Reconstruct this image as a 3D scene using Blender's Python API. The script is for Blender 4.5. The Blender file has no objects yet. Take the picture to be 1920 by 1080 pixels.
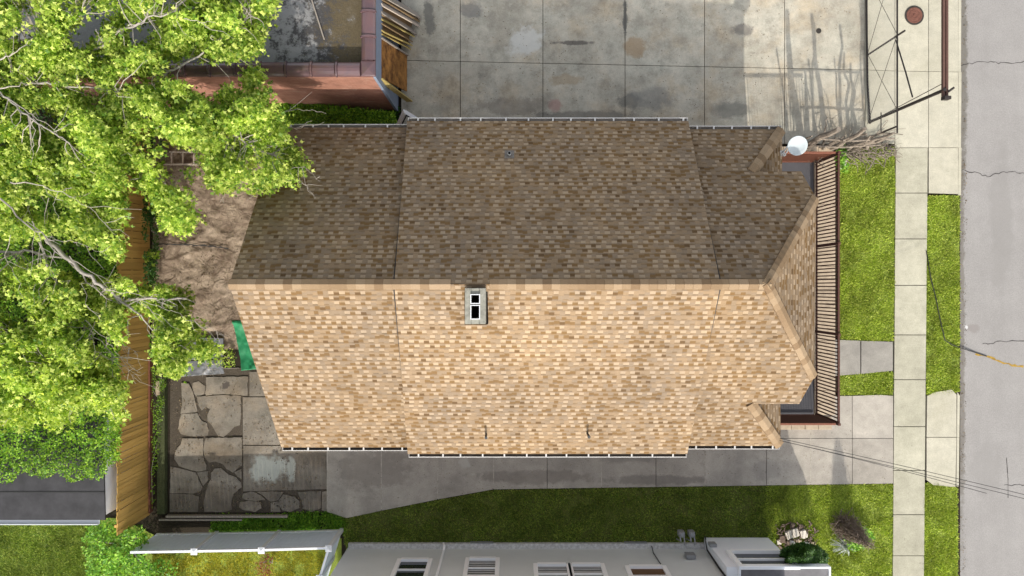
import bpy, bmesh, math, random
import numpy as np
from mathutils import Vector, Matrix
random.seed(7); rng = np.random.default_rng(7)
R = math.radians
S = bpy.context.scene
COL = S.collection
# ------------------------------------------------------------ camera, sky, sun, exposure
CAMH = 26.0
K = 0.75*2/1920
cd = bpy.data.cameras.new('camera'); cam = bpy.data.objects.new('camera', cd); COL.objects.link(cam)
cam.location = (0, 0, CAMH); cam.rotation_euler = (0, 0, 0)
cd.sensor_width = 36; cd.lens = 24; cd.clip_end = 500
S.camera = cam
SUN_EL = 33.0; SUN_AZ = 0.06            # light travels towards +Y and a little towards -X
sv = Vector((SUN_AZ, -1, 0)).normalized()*math.cos(R(SUN_EL)) + Vector((0, 0, math.sin(R(SUN_EL))))
w = bpy.data.worlds.new('World'); S.world = w; w.use_nodes = True
sk = w.node_tree.nodes.new('ShaderNodeTexSky'); sk.sky_type = 'NISHITA'; sk.sun_disc = False
sk.sun_elevation = R(SUN_EL); sk.sun_rotation = math.atan2(sv.x, sv.y)
sk.dust_density = 2.5; sk.air_density = 1.0; sk.ozone_density = 0.6
bg = w.node_tree.nodes['Background']; bg.inputs[1].default_value = 0.15
hs = w.node_tree.nodes.new('ShaderNodeHueSaturation'); hs.inputs['Saturation'].default_value = 0.28   # thin bright haze: nearly neutral sky
w.node_tree.links.new(sk.outputs[0], hs.inputs['Color']); w.node_tree.links.new(hs.outputs[0], bg.inputs[0])
sl = bpy.data.lights.new('sun', 'SUN'); sl.energy = 2.35; sl.angle = R(0.6); sl.color = (1, 0.93, 0.82)
so = bpy.data.objects.new('sun', sl); COL.objects.link(so)
so.rotation_euler = sv.to_track_quat('Z', 'Y').to_euler(); so.location = (3, -30, 20)
S.view_settings.view_transform = 'Standard'; S.view_settings.look = 'None'
S.view_settings.exposure = 0.82; S.view_settings.gamma = 1

# ------------------------------------------------------------ helpers
def P(px, py, z=0.0):
    return Vector(((px-960)*(CAMH-z)*K, (540-py)*(CAMH-z)*K, z))
def hexc(r, g, b): return (r, g, b, 1)
class NT:
    def __init__(s, name, rough=0.8, spec=0.3):
        s.m = bpy.data.materials.new(name); s.m.use_nodes = True; s.t = s.m.node_tree
        s.b = s.t.nodes['Principled BSDF']; s.out = s.t.nodes['Material Output']
        s.b.inputs['Roughness'].default_value = rough; s.b.inputs['Specular IOR Level'].default_value = spec
    def n(s, typ, **kw):
        x = s.t.nodes.new('ShaderNode'+typ)
        for k, v in kw.items():
            if k.startswith('i_'):
                key = k[2:]; key = int(key) if key.isdigit() else key.replace('_', ' ')
                s.set(x.inputs[key], v)
            else: setattr(x, k, v)
        return x
    def set(s, inp, v):
        if isinstance(v, bpy.types.NodeSocket): s.t.links.new(v, inp)
        else: inp.default_value = v
    def pos(s): return s.n('NewGeometry').outputs['Position']
    def obj(s): return s.n('TexCoord').outputs['Object']
    def uv(s): return s.n('UVMap').outputs[0]
    def math(s, op, a, b=0.0, c=None, clamp=False):
        x = s.n('Math', operation=op, use_clamp=clamp); s.set(x.inputs[0], a); s.set(x.inputs[1], b)
        if c is not None: s.set(x.inputs[2], c)
        return x.outputs[0]
    def noise(s, vec, scale, detail=4, rough=0.55, dist=0.0):
        x = s.n('TexNoise'); s.set(x.inputs['Vector'], vec); x.inputs['Scale'].default_value = scale
        x.inputs['Detail'].default_value = detail; x.inputs['Roughness'].default_value = rough; x.inputs['Distortion'].default_value = dist
        return x.outputs['Fac']
    def ramp(s, fac, stops, interp='LINEAR'):
        x = s.n('ValToRGB'); s.set(x.inputs[0], fac); cr = x.color_ramp; cr.interpolation = interp
        while len(cr.elements) < len(stops): cr.elements.new(0.5)
        for e, (p, c) in zip(cr.elements, stops):
            e.position = p; e.color = (c, c, c, 1) if isinstance(c, (int, float)) else (c[0], c[1], c[2], 1)
        return x.outputs[0]
    def mix(s, fac, a, b, mode='MIX'):
        x = s.n('Mix', data_type='RGBA', blend_type=mode); s.set(x.inputs[0], fac)
        for i, v in ((6, a), (7, b)):
            if isinstance(v, tuple): v = (v[0], v[1], v[2], 1)
            s.set(x.inputs[i], v)
        return x.outputs[2]
    def sep(s, vec):
        x = s.n('SeparateXYZ'); s.set(x.inputs[0], vec); return x.outputs
    def comb(s, a, b, c=0.0):
        x = s.n('CombineXYZ'); s.set(x.inputs[0], a); s.set(x.inputs[1], b); s.set(x.inputs[2], c); return x.outputs[0]
    def scalev(s, vec, v):
        x = s.n('VectorMath', operation='MULTIPLY'); s.set(x.inputs[0], vec); x.inputs[1].default_value = v; return x.outputs[0]
    def addv(s, vec, v):
        x = s.n('VectorMath', operation='ADD'); s.set(x.inputs[0], vec); s.set(x.inputs[1], v); return x.outputs[0]
    def island(s): return s.n('NewGeometry').outputs['Random Per Island']
    def bump(s, h, strength=0.4, dist=0.02):
        x = s.n('Bump'); s.set(x.inputs['Height'], h); x.inputs['Strength'].default_value = strength; x.inputs['Distance'].default_value = dist
        s.t.links.new(x.outputs[0], s.b.inputs['Normal'])
    def color(s, c):
        if isinstance(c, tuple): c = (c[0], c[1], c[2], 1)
        s.set(s.b.inputs['Base Color'], c); return s.m
    def spot(s, base, x, y, rx, ry, col, amount=0.8, nscale=3.0, edge=0.35):
        """stain of colour col round world (x,y), ragged edge"""
        p = s.sep(s.pos())
        dx = s.math('DIVIDE', s.math('SUBTRACT', p[0], x), rx); dy = s.math('DIVIDE', s.math('SUBTRACT', p[1], y), ry)
        d = s.math('SQRT', s.math('ADD', s.math('MULTIPLY', dx, dx), s.math('MULTIPLY', dy, dy)))
        d = s.math('ADD', d, s.math('MULTIPLY', s.math('SUBTRACT', s.noise(s.pos(), nscale, 6, 0.7), 0.5), 2.0))
        f = s.ramp(d, [(1-edge, amount), (1.0, 0.0)])
        return s.mix(f, base, col)

def simple(name, col, rough=0.7, spec=0.3, var=0.15, scale=6, metal=0.0, bump=0.0):
    t = NT(name, rough, spec); t.b.inputs['Metallic'].default_value = metal
    f = t.noise(t.pos(), scale, 6, 0.65)
    c = t.mix(f, tuple(x*(1-var*1.6) for x in col), tuple(min(1, x*(1+var*1.6)) for x in col))
    if bump: t.bump(t.noise(t.pos(), scale*6, 4), bump, 0.01)
    return t.color(c)

def tag(o, label=None, cat=None, group=None, kind=None):
    if label: o['label'] = label
    if cat: o['category'] = cat
    if group: o['group'] = group
    if kind: o['kind'] = kind
    return o
def empty(name, loc, label, cat, group=None, rz=0):
    o = bpy.data.objects.new(name, None); COL.objects.link(o); o.location = loc; o.rotation_euler = (0, 0, rz)
    o.empty_display_size = 0.2
    bpy.context.view_layer.update()
    return tag(o, label, cat, group)

class MB:
    def __init__(s): s.v = []; s.f = []; s.uv = []
    def face(s, pts, uvs=None):
        i = len(s.v); s.v += [tuple(p) for p in pts]; s.f.append(tuple(range(i, i+len(pts)))); s.uv.append(uvs)
    def hull(s, pts, faces):
        i = len(s.v); s.v += [tuple(p) for p in pts]
        for f in faces: s.f.append(tuple(i+k for k in f)); s.uv.append(None)
    def box(s, c, d, rz=0.0, M=None):
        hx, hy, hz = d[0]/2, d[1]/2, d[2]/2
        pts = [Vector((x, y, z)) for z in (-hz, hz) for y in (-hy, hy) for x in (-hx, hx)]
        if M is None: M = Matrix.Rotation(rz, 3, 'Z')
        pts = [M @ p + Vector(c) for p in pts]
        s.hull(pts, [(0, 2, 3, 1), (4, 5, 7, 6), (0, 1, 5, 4), (2, 6, 7, 3), (0, 4, 6, 2), (1, 3, 7, 5)])
    def box2(s, a, b):   # min / max corners
        s.box([(a[i]+b[i])/2 for i in range(3)], [abs(b[i]-a[i]) for i in range(3)])
    def bar(s, a, b, w, h=None, up=(0, 0, 1)):
        a = Vector(a); b = Vector(b); d = b-a; L = d.length
        if L < 1e-5: return
        h = h or w; d.normalize(); u = Vector(up)
        if abs(d.dot(u)) > 0.98: u = Vector((0, 1, 0))
        sd = d.cross(u).normalized(); uu = sd.cross(d)
        M = Matrix((d, sd, uu)).transposed()
        s.box((a+b)/2, (L, w, h), M=M)
    def tube(s, pts, rad, n=6, caps=True):
        pts = [Vector(p) for p in pts]
        if not hasattr(rad, '__len__'): rad = [rad]*len(pts)
        i0 = len(s.v); prev = None
        for k, p in enumerate(pts):
            d = (pts[min(k+1, len(pts)-1)]-pts[max(k-1, 0)])
            if d.length < 1e-6: d = Vector((0, 0, 1))
            d.normalize()
            u = prev if prev is not None and abs(prev.dot(d)) < 0.95 else (Vector((0, 0, 1)) if abs(d.z) < 0.9 else Vector((1, 0, 0)))
            a = d.cross(u).normalized(); b = a.cross(d); prev = b
            for j in range(n):
                t = 2*math.pi*j/n; s.v.append(tuple(p+(a*math.cos(t)+b*math.sin(t))*rad[k]))
        for k in range(len(pts)-1):
            for j in range(n):
                a = i0+k*n+j; b = i0+k*n+(j+1) % n
                s.f.append((a, b, b+n, a+n)); s.uv.append(None)
        if caps:
            s.f.append(tuple(i0+j for j in range(n))[::-1]); s.uv.append(None)
            s.f.append(tuple(i0+(len(pts)-1)*n+j for j in range(n))); s.uv.append(None)
    def prism(s, poly, z0, z1):   # poly in xy, ccw or cw
        a = sum(poly[i][0]*poly[(i+1) % len(poly)][1]-poly[(i+1) % len(poly)][0]*poly[i][1] for i in range(len(poly)))
        if a < 0: poly = poly[::-1]
        n = len(poly); i = len(s.v)
        s.v += [(p[0], p[1], z0) for p in poly]+[(p[0], p[1], z1) for p in poly]
        s.f.append(tuple(range(i+n, i+2*n))); s.uv.append(None)
        s.f.append(tuple(range(i, i+n))[::-1]); s.uv.append(None)
        for k in range(n):
            j = (k+1) % n; s.f.append((i+k, i+j, i+n+j, i+n+k)); s.uv.append(None)
    def lathe(s, prof, c, n=24, M=None):
        c = Vector(c); i0 = len(s.v)
        for r, z in prof:
            for j in range(n):
                t = 2*math.pi*j/n; p = Vector((r*math.cos(t), r*math.sin(t), z))
                if M is not None: p = M @ p
                s.v.append(tuple(p+c))
        for k in range(len(prof)-1):
            for j in range(n):
                a = i0+k*n+j; b = i0+k*n+(j+1) % n; s.f.append((a, b, b+n, a+n)); s.uv.append(None)
        s.f.append(tuple(i0+(len(prof)-1)*n+j for j in range(n))); s.uv.append(None)
        s.f.append(tuple(i0+j for j in range(n))[::-1]); s.uv.append(None)
    def build(s, name, mat, parent=None, smooth=False, bevel=0.0, label=None):
        me = bpy.data.meshes.new(name); me.from_pydata(s.v, [], s.f); me.validate()
        if any(u is not None for u in s.uv) and len(me.polygons) == len(s.uv):
            L = me.uv_layers.new(name='UVMap')
            for p, u in zip(me.polygons, s.uv):
                if u is not None:
                    for li, q in zip(p.loop_indices, u): L.data[li].uv = q
        me.materials.append(mat)
        if smooth: me.polygons.foreach_set('use_smooth', [True]*len(me.polygons))
        o = bpy.data.objects.new(name, me); COL.objects.link(o)
        if bevel:
            b = o.modifiers.new('bevel', 'BEVEL'); b.width = bevel; b.segments = 2; b.limit_method = 'ANGLE'
        if parent is not None:
            o.parent = parent; o.matrix_parent_inverse = parent.matrix_world.inverted() if parent.type == 'EMPTY' else Matrix.Identity(4)
        if label: o['label'] = label
        return o

def inpoly(x, y, poly):
    x = np.asarray(x); y = np.asarray(y); c = np.zeros(x.shape, bool); n = len(poly)
    for i in range(n):
        x1, y1 = poly[i]; x2, y2 = poly[(i+1) % n]
        if y1 == y2: continue
        k = ((y1 > y) != (y2 > y)) & (x < (x2-x1)*(y-y1)/(y2-y1)+x1); c ^= k
    return c
_g = np.random.default_rng(11).random((257, 257))
def vnoise(x, y, oct=3):
    out = 0; amp = 1; tot = 0; x = np.asarray(x, float); y = np.asarray(y, float)
    for o in range(oct):
        xi = np.floor(x).astype(int); yi = np.floor(y).astype(int); fx = x-xi; fy = y-yi
        fx = fx*fx*(3-2*fx); fy = fy*fy*(3-2*fy); a = xi % 256; b = yi % 256; a1 = (xi+1) % 256; b1 = (yi+1) % 256
        out = out+amp*((_g[a, b]*(1-fx)+_g[a1, b]*fx)*(1-fy)+(_g[a, b1]*(1-fx)+_g[a1, b1]*fx)*fy)
        tot += amp; amp *= .5; x = x*2.03+17.3; y = y*2.03+5.1
    return out/tot
def npmesh(name, V, F, mat, parent=None):   # V (n,3), F (m,k)
    me = bpy.data.meshes.new(name); k = F.shape[1]
    me.vertices.add(len(V)); me.vertices.foreach_set('co', V.astype(np.float32).ravel())
    me.loops.add(F.size); me.loops.foreach_set('vertex_index', F.astype(np.int32).ravel())
    me.polygons.add(len(F)); me.polygons.foreach_set('loop_start', np.arange(0, F.size, k, dtype=np.int32))
    me.polygons.foreach_set('loop_total', np.full(len(F), k, dtype=np.int32))
    me.update(calc_edges=True); me.materials.append(mat)
    o = bpy.data.objects.new(name, me); COL.objects.link(o)
    if parent is not None: o.parent = parent; o.matrix_parent_inverse = parent.matrix_world.inverted()
    return o
def norm(a): return a/np.maximum(np.linalg.norm(a, axis=-1, keepdims=True), 1e-9)
def leaves(C, D, size, up_bias=1.2, lobed=True):
    """C centres (n,3), D growth directions (n,3), size (n,) -> V,F of small bent lobed leaves"""
    n = len(C); D = norm(D+rng.normal(0, .45, (n, 3)))
    N = norm(rng.normal(0, 1, (n, 3))*0.75+np.array([0, -0.25, up_bias]))
    Sd = norm(np.cross(D, N)); N = np.cross(Sd, D); s = size[:, None]
    if lobed:
        base = C; tip = C+D*s+N*s*-.12; l = C+D*s*.42+Sd*s*.55-N*s*.12; r = C+D*s*.42-Sd*s*.55-N*s*.12
        nl = C+D*s*.5+Sd*s*.17+N*s*.05; nr = C+D*s*.5-Sd*s*.17+N*s*.05
        V = np.stack([base, l, nl, tip, nr, r], 1).reshape(-1, 3)
        f = np.array([[0, 2, 1], [0, 3, 2], [0, 4, 3], [0, 5, 4]])
        F = (np.arange(n)[:, None, None]*6+f[None]).reshape(-1, 3)
    else:
        l = C+D*s*.45+Sd*s*.3+N*s*.06; r = C+D*s*.45-Sd*s*.3+N*s*.06; tip = C+D*s-N*s*.1
        V = np.stack([C, l, tip, r], 1).reshape(-1, 3)
        f = np.array([[0, 2, 1], [0, 3, 2]])
        F = (np.arange(n)[:, None, None]*4+f[None]).reshape(-1, 3)
    return V, F
def leafmat(name, dark, mid, light, trans=0.45):
    t = NT(name, 0.5, 0.35)
    f = t.ramp(t.island(), [(0.0, dark), (0.5, mid), (1.0, light)])
    f2 = t.ramp(t.noise(t.pos(), 0.9, 3), [(0.35, 0.75), (0.65, 1.15)])
    c = t.mix(1.0, f, f2, 'MULTIPLY')
    t.color(c)
    tr = t.n('BsdfTranslucent'); t.set(tr.inputs[0], t.mix(1.0, c, (1.15, 1.15, .6), 'MULTIPLY'))
    mx = t.n('MixShader'); mx.inputs[0].default_value = trans
    t.t.links.new(t.b.outputs[0], mx.inputs[1]); t.t.links.new(tr.outputs[0], mx.inputs[2]); t.t.links.new(mx.outputs[0], t.out.inputs[0])
    return t.m

# ------------------------------------------------------------ materials
def mat_shingle(tone=1.0):
    t = NT('shingles', 0.92, 0.15)
    u, v, _ = t.sep(t.uv())
    H = 0.176; W = 0.150
    vr = t.math('DIVIDE', v, H); row = t.math('FLOOR', vr); fv = t.math('FRACT', vr)
    ro = t.n('TexWhiteNoise', noise_dimensions='1D'); t.set(ro.inputs['W'], row)
    uu = t.math('ADD', t.math('DIVIDE', u, W), t.math('MULTIPLY', ro.outputs[0], 7.0))
    wob = t.math('MULTIPLY', t.math('SUBTRACT', t.noise(t.comb(uu, row), 0.8, 2), .5), 0.7)
    uu = t.math('ADD', uu, wob)
    col = t.math('FLOOR', uu)
    a = t.n('TexWhiteNoise', noise_dimensions='2D'); t.set(a.inputs['Vector'], t.comb(col, row))
    b = t.n('TexWhiteNoise', noise_dimensions='2D'); t.set(b.inputs['Vector'], t.comb(t.math('ADD', col, 71.3), row))
    L, M, D, G, DD = [tuple(x*tone for x in q) for q in ((0.415, 0.320, 0.222), (0.310, 0.224, 0.142), (0.205, 0.128, 0.060), (0.278, 0.210, 0.145), (0.145, 0.09, 0.045))]
    par = t.math('LESS_THAN', t.math('FRACT', t.math('MULTIPLY', col, .5)), .25)
    base = t.ramp(b.outputs[0], [(0, M), (.45, G), (.75, M)], 'CONSTANT')
    bn = t.ramp(t.noise(t.comb(t.math('MULTIPLY', uu, .35), t.math('MULTIPLY', row, .8)), 1.0, 3), [(.35, .88), (.65, 1.12)]); base = t.mix(1.0, base, bn, 'MULTIPLY')
    tabc = t.ramp(a.outputs[0], [(0, L), (.50, M), (.66, G), (.8, L), (.9, D)], 'CONSTANT')
    gapc = t.ramp(a.outputs[0], [(0, D), (.30, G), (.55, M), (.78, D), (.92, DD)], 'CONSTANT')
    up_ = t.math('MULTIPLY', t.math('GREATER_THAN', fv, .36), t.math('LESS_THAN', fv, .95))
    c = t.mix(t.math('MULTIPLY', par, up_), base, tabc)
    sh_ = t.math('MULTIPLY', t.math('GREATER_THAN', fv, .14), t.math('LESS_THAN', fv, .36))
    c = t.mix(t.math('MULTIPLY', par, sh_), c, t.mix(1.0, base, (.70, .67, .64), 'MULTIPLY'))  # darker band below each tab: its shadow put into the colour
    gp = t.math('MULTIPLY', t.math('SUBTRACT', 1.0, par), t.math('MULTIPLY', t.math('GREATER_THAN', fv, .12), t.math('LESS_THAN', fv, .72)))
    c = t.mix(gp, c, gapc)
    line = t.ramp(fv, [(0.0, .66), (.08, .92), (.13, 1.0), (.95, 1.0), (1.0, .85)])  # shadow line along each course edge, painted as colour
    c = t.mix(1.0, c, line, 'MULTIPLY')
    big = t.ramp(t.noise(t.comb(u, v), 0.35, 3), [(.3, (.86, .87, .90)), (.7, (1.12, 1.07, .98))])
    c = t.mix(1.0, c, big, 'MULTIPLY')
    st = t.ramp(t.noise(t.comb(t.math('MULTIPLY', u, 3.0), t.math('MULTIPLY', v, .25)), 1.0, 5, .65), [(.35, .93), (.65, 1.04)]); c = t.mix(1.0, c, st, 'MULTIPLY')
    gr = t.ramp(t.noise(t.pos(), 60, 2), [(.3, .86), (.7, 1.12)])
    c = t.mix(1.0, c, gr, 'MULTIPLY')
    hgt = t.math('ADD', t.math('MULTIPLY', t.math('SUBTRACT', 1.0, fv), .7), t.math('MULTIPLY', a.outputs[0], .6))
    hgt = t.math('ADD', hgt, t.math('MULTIPLY', t.noise(t.pos(), 120, 2), .3))
    t.bump(hgt, .35, .006)
    return t.color(c)
def mat_cap():
    t = NT('ridge_cap_shingles', 0.92, 0.15)
    c = t.ramp(t.island(), [(0, (.185, .122, .07)), (.5, (.25, .175, .105)), (1, (.32, .235, .15))])
    c = t.mix(1.0, c, t.ramp(t.noise(t.pos(), 50, 3), [(.3, .85), (.7, 1.12)]), 'MULTIPLY')
    t.bump(t.noise(t.pos(), 120, 2), .3, .005)
    return t.color(c)
def concrete(name, a, b, isl=0.12, dark=0.5, spots=()):
    t = NT(name, 0.85, 0.25); p = t.pos()
    c = t.mix(t.ramp(t.noise(p, .55, 6, .62, .4), [(.32, 0.0), (.68, 1.0)]), a, b)
    isr = t.ramp(t.island(), [(0, 1-isl), (1, 1+isl)]); c = t.mix(1.0, c, isr, 'MULTIPLY')
    c = t.mix(1.0, c, t.ramp(t.noise(p, 2.3, 8, .72), [(.3, .82), (.7, 1.1)]), 'MULTIPLY')
    c = t.mix(1.0, c, t.ramp(t.noise(p, 24, 6, .85), [(.3, .78), (.7, 1.2)]), 'MULTIPLY')
    if dark >= .4:
        tint = t.ramp(t.noise(t.addv(p, (3, 50, 7)), .9, 5, .65, 0), [(.30, (1.08, .99, .88)), (.5, (1, 1, 1)), (.70, (.92, .96, .97))]); c = t.mix(.9, c, tint, 'MULTIPLY')
        c = t.mix(1.0, c, t.ramp(t.noise(t.addv(p, (13, 5, 7)), 1.3, 9, .78, 0), [(.38, .74), (.52, 1.0), (.66, 1.08)]), 'MULTIPLY')
    if dark:
        d = t.ramp(t.noise(p, 1.7, 8, .8, 0), [(.59, 0.0), (.68, dark)])
        c = t.mix(d, c, tuple(x*.45 for x in a))
        d2 = t.ramp(t.noise(t.addv(p, (31, 7, 2)), 6.5, 4, .65), [(.665, 0.0), (.70, min(1, dark*1.7))])
        c = t.mix(d2, c, tuple(x*.25 for x in a))
    for sp in spots: c = t.spot(c, *sp)
    t.bump(t.noise(p, 40, 5, .7), .25, .01)
    return t.color(c)
def pxs(px, py): v = P(px, py); return (v.x, v.y)

M_sealant = simple('pale_joint_sealant', (.38, .35, .30), .9, .2, .5, 6)
M_pad = concrete('pad_concrete', (.40, .365, .295), (.56, .525, .435), .05, .4, spots=[
    (*pxs(985, 78), .75, .65, (.62, .62, .58), .75, 2.2), (*pxs(1190, 88), .5, .45, (.30, .19, .09), .6, 1.8),
    (*pxs(1075, 80), .9, .1, (.10, .09, .08), .8, 2.5), (*pxs(1040, 198), .28, .3, (.42, .22, .2), .5, 3),
    (*pxs(885, 20), .5, .35, (.16, .16, .16), .6, 2.0), (*pxs(805, 30), .25, .8, (.12, .12, .11), .7, 2.5),
    (*pxs(1392, 55), .45, .28, (.14, .13, .12), .7, 2.5), (*pxs(1172, 35), .1, .8, (.1, .1, .095), .8, 3.0),
    (*pxs(1180, 190), .5, .35, (.12, .12, .11), .6, 2.2), (*pxs(1370, 205), 1.0, .35, (.17, .17, .15), .6, 1.5),
    (*pxs(960, 200), 1.6, .4, (.2, .17, .14), .5, 1.5), (*pxs(1100, 218), 2.5, .25, (.14, .135, .12), .6, 1.5),
    (*pxs(1225, 185), .9, .5, (.2, .2, .19), .5, 1.6), (*pxs(1060, 150), .7, .25, (.30, .21, .11), .45, 1.7)])
M_apron = concrete('apron_concrete', (.43, .405, .315), (.50, .475, .385), .04, .12)
M_side = concrete('sidewalk_concrete', (.36, .345, .265), (.465, .445, .35), .06, .2)
M_drive = concrete('driveway_concrete', (.30, .275, .24), (.45, .415, .36), .08, .38, spots=[
    (*pxs(1440, 880), .8, .5, (.16, .15, .14), .35, 2.5), (*pxs(700, 880), 1.6, .9, (.17, .15, .13), .5, 2.0), (*pxs(1000, 895), 2.6, .3, (.16, .14, .12), .5, 2.2), (*pxs(1230, 900), 2.2, .22, (.15, .135, .12), .55, 2.4), (*pxs(1180, 855), 1.6, .3, (.2, .18, .16), .5, 2.0), (*pxs(870, 868), .25, .25, (.5, .48, .44), .5, 3)])
M_walk = concrete('walkway_concrete', (.26, .245, .22), (.36, .34, .30), .05, .3)
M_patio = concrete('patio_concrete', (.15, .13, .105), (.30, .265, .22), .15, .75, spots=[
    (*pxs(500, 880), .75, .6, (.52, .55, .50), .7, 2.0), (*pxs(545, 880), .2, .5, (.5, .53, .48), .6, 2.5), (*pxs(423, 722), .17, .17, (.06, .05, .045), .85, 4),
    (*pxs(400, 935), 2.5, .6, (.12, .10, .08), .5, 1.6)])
def mat_road():
    t = NT('asphalt', 0.9, 0.2); p = t.pos()
    c = t.mix(t.noise(p, .5, 5, .6), (.27, .258, .248), (.32, .308, .298))
    st = t.noise(t.scalev(p, (1.5, .12, 1)), 1.2, 4, .6)
    c = t.mix(1.0, c, t.ramp(st, [(.3, .96), (.7, 1.03)]), 'MULTIPLY')
    c = t.mix(1.0, c, t.ramp(t.noise(p, 1.1, 6, .7), [(.3, .93), (.7, 1.05)]), 'MULTIPLY')
    c = t.mix(1.0, c, t.ramp(t.noise(p, 26, 6, .9), [(.3, .72), (.7, 1.26)]), 'MULTIPLY')
    for s in [(*pxs(1828, 616), .28, .2, (.24, .22, .21), .8, 2.5), (*pxs(1815, 614), .07, .08, (.6, .6, .6), .8, 1.5),
              (*pxs(1807, 150), .24, 5.0, (.13, .12, .10), .75, 2.4), (*pxs(1805, 640), .16, 8.0, (.15, .135, .115), .7, 2.4), (*pxs(1880, 420), .5, 3.5, (.24, .23, .22), .5, 1.2), (*pxs(1850, 880), .7, 1.2, (.25, .24, .23), .5, 1.5)]:
        c = t.spot(c, *s)
    t.bump(t.noise(p, 60, 4, .8), .3, .01)
    return t.color(c)
M_road = mat_road()
def mat_soil(name, a, b, s=3):
    t = NT(name, 0.95, 0.1); p = t.pos()
    c = t.mix(t.noise(p, s, 8, .7), a, b)
    c = t.mix(1.0, c, t.ramp(t.noise(p, 30, 4, .8), [(.3, .6), (.7, 1.4)]), 'MULTIPLY')
    t.bump(t.noise(p, 20, 6, .7), .6, .03)
    return t.color(c)
M_soil = mat_soil('dark_soil', (.018, .015, .011), (.05, .040, .028))
M_lawnbase = mat_soil('turf_soil', (.15, .21, .035), (.29, .34, .07), 2)
def mat_fabric():
    t = NT('brown_landscape_fabric', 0.75, 0.25); p = t.pos()
    c = t.mix(t.ramp(t.noise(p, 1.2, 8, .72, .3), [(.36, 0.0), (.64, 1.0)]), (.15, .105, .075), (.36, .285, .215))
    c = t.mix(t.ramp(t.noise(t.addv(p, (7, 3, 0)), 2.2, 7, .8), [(.58, 0.0), (.66, .6)]), c, (.10, .07, .05))
    c = t.mix(1.0, c, t.ramp(t.noise(p, 30, 4, .8), [(.3, .8), (.7, 1.2)]), 'MULTIPLY')
    t.bump(t.noise(p, 2.5, 6, .6, 1.5), .8, .12)
    return t.color(c)
M_fabric = mat_fabric()
M_leafA = leafmat('maple_leaves', (.11, .24, .025), (.40, .55, .07), (.86, .94, .27), .5)
M_leafB = leafmat('hedge_leaves', (.07, .19, .012), (.18, .36, .022), (.38, .58, .05), .35)
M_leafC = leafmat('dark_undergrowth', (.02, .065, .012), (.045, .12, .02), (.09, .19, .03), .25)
M_leafD = leafmat('bright_shrub_leaves', (.08, .22, .02), (.18, .38, .035), (.36, .58, .07), .35)
M_grass = leafmat('grass_blades', (.22, .33, .035), (.40, .51, .065), (.66, .71, .17), .3)
M_grassD = leafmat('green_shade_toned_blades', (.09, .16, .02), (.20, .30, .04), (.42, .47, .10), .3)  # darker green blades; on the side lawn the house's shade is put into the colour
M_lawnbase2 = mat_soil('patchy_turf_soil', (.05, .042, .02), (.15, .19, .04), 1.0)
M_grassY = leafmat('mossy_grass_blades', (.28, .30, .02), (.46, .44, .04), (.55, .46, .07), .3)
M_bark = simple('grey_bark', (.33, .30, .27), .9, .2, .25, 14, bump=.5)
M_twig = simple('pale_twigs', (.36, .32, .28), .9, .2, .2, 14)
M_dead = simple('dead_vine_wood', (.19, .16, .13), .9, .2, .8, 12, bump=.4)
M_white = simple('white_vinyl', (.70, .72, .75), .4, .5, .03, 3)
M_vinyl = simple('blue_white_vinyl', (.68, .76, .88), .4, .5, .04, 3)
M_frame = simple('white_window_frame', (.97, .98, 1.0), .4, .5, .01, 3)
M_gutter = simple('gutter_metal', (.60, .59, .57), .45, .5, .15, 5)
M_gutin = simple('gutter_grime', (.05, .045, .04), .9, .2, .5, 8)
M_gutgrey = simple('grey_gutter_silt', (.20, .18, .16), .9, .2, .5, 8)
M_trim = simple('tan_trim', (.46, .38, .28), .6, .3, .1, 5)
M_black = simple('black_opening', (.006, .006, .006), .9, .1, 0, 3)
M_iron = simple('rusty_dark_iron', (.085, .035, .024), .7, .4, .35, 16, bump=.2)
M_ironred = simple('rust_red_iron', (.20, .075, .045), .7, .4, .3, 16, bump=.2)
M_gate = simple('black_gate_steel', (.030, .024, .022), .6, .4, .3, 12)
M_beam = simple('brown_beam_steel', (.105, .055, .042), .6, .4, .25, 6)
M_wire = simple('galvanised_wire', (.40, .39, .36), .5, .5, .1, 5)
M_cable = simple('black_cable', (.03, .03, .03), .6, .3, .1, 5)
M_slate = simple('slate_deck_paint', (.085, .085, .095), .6, .4, .12, 4)
M_coping = simple('tan_coping_stone', (.42, .34, .25), .85, .2, .25, 7, bump=.3)
def mat_brick(name, a, b, mortar, mapping='XZ', sc=1.0):
    t = NT(name, .9, .2); p = t.sep(t.pos())
    v = t.comb(t.math('ADD', p[0], p[1]), p[2])
    br = t.n('TexBrick'); t.set(br.inputs['Vector'], v); br.inputs['Scale'].default_value = 1.0
    br.inputs['Brick Width'].default_value = .22*sc; br.inputs['Row Height'].default_value = .075*sc; br.inputs['Mortar Size'].default_value = .008
    br.inputs['Color1'].default_value = (*a, 1); br.inputs['Color2'].default_value = (*b, 1); br.inputs['Mortar'].default_value = (*mortar, 1)
    c = t.mix(1.0, br.outputs[0], t.ramp(t.noise(t.pos(), 1.8, 6, .7), [(.3, .75), (.7, 1.2)]), 'MULTIPLY')
    t.bump(t.math('SUBTRACT', 1.0, br.outputs['Fac']), .4, .01)
    return t.color(c), t
M_brickhouse = mat_brick('house_brick', (.33, .19, .13), (.42, .26, .18), (.4, .37, .32))[0]
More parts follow.
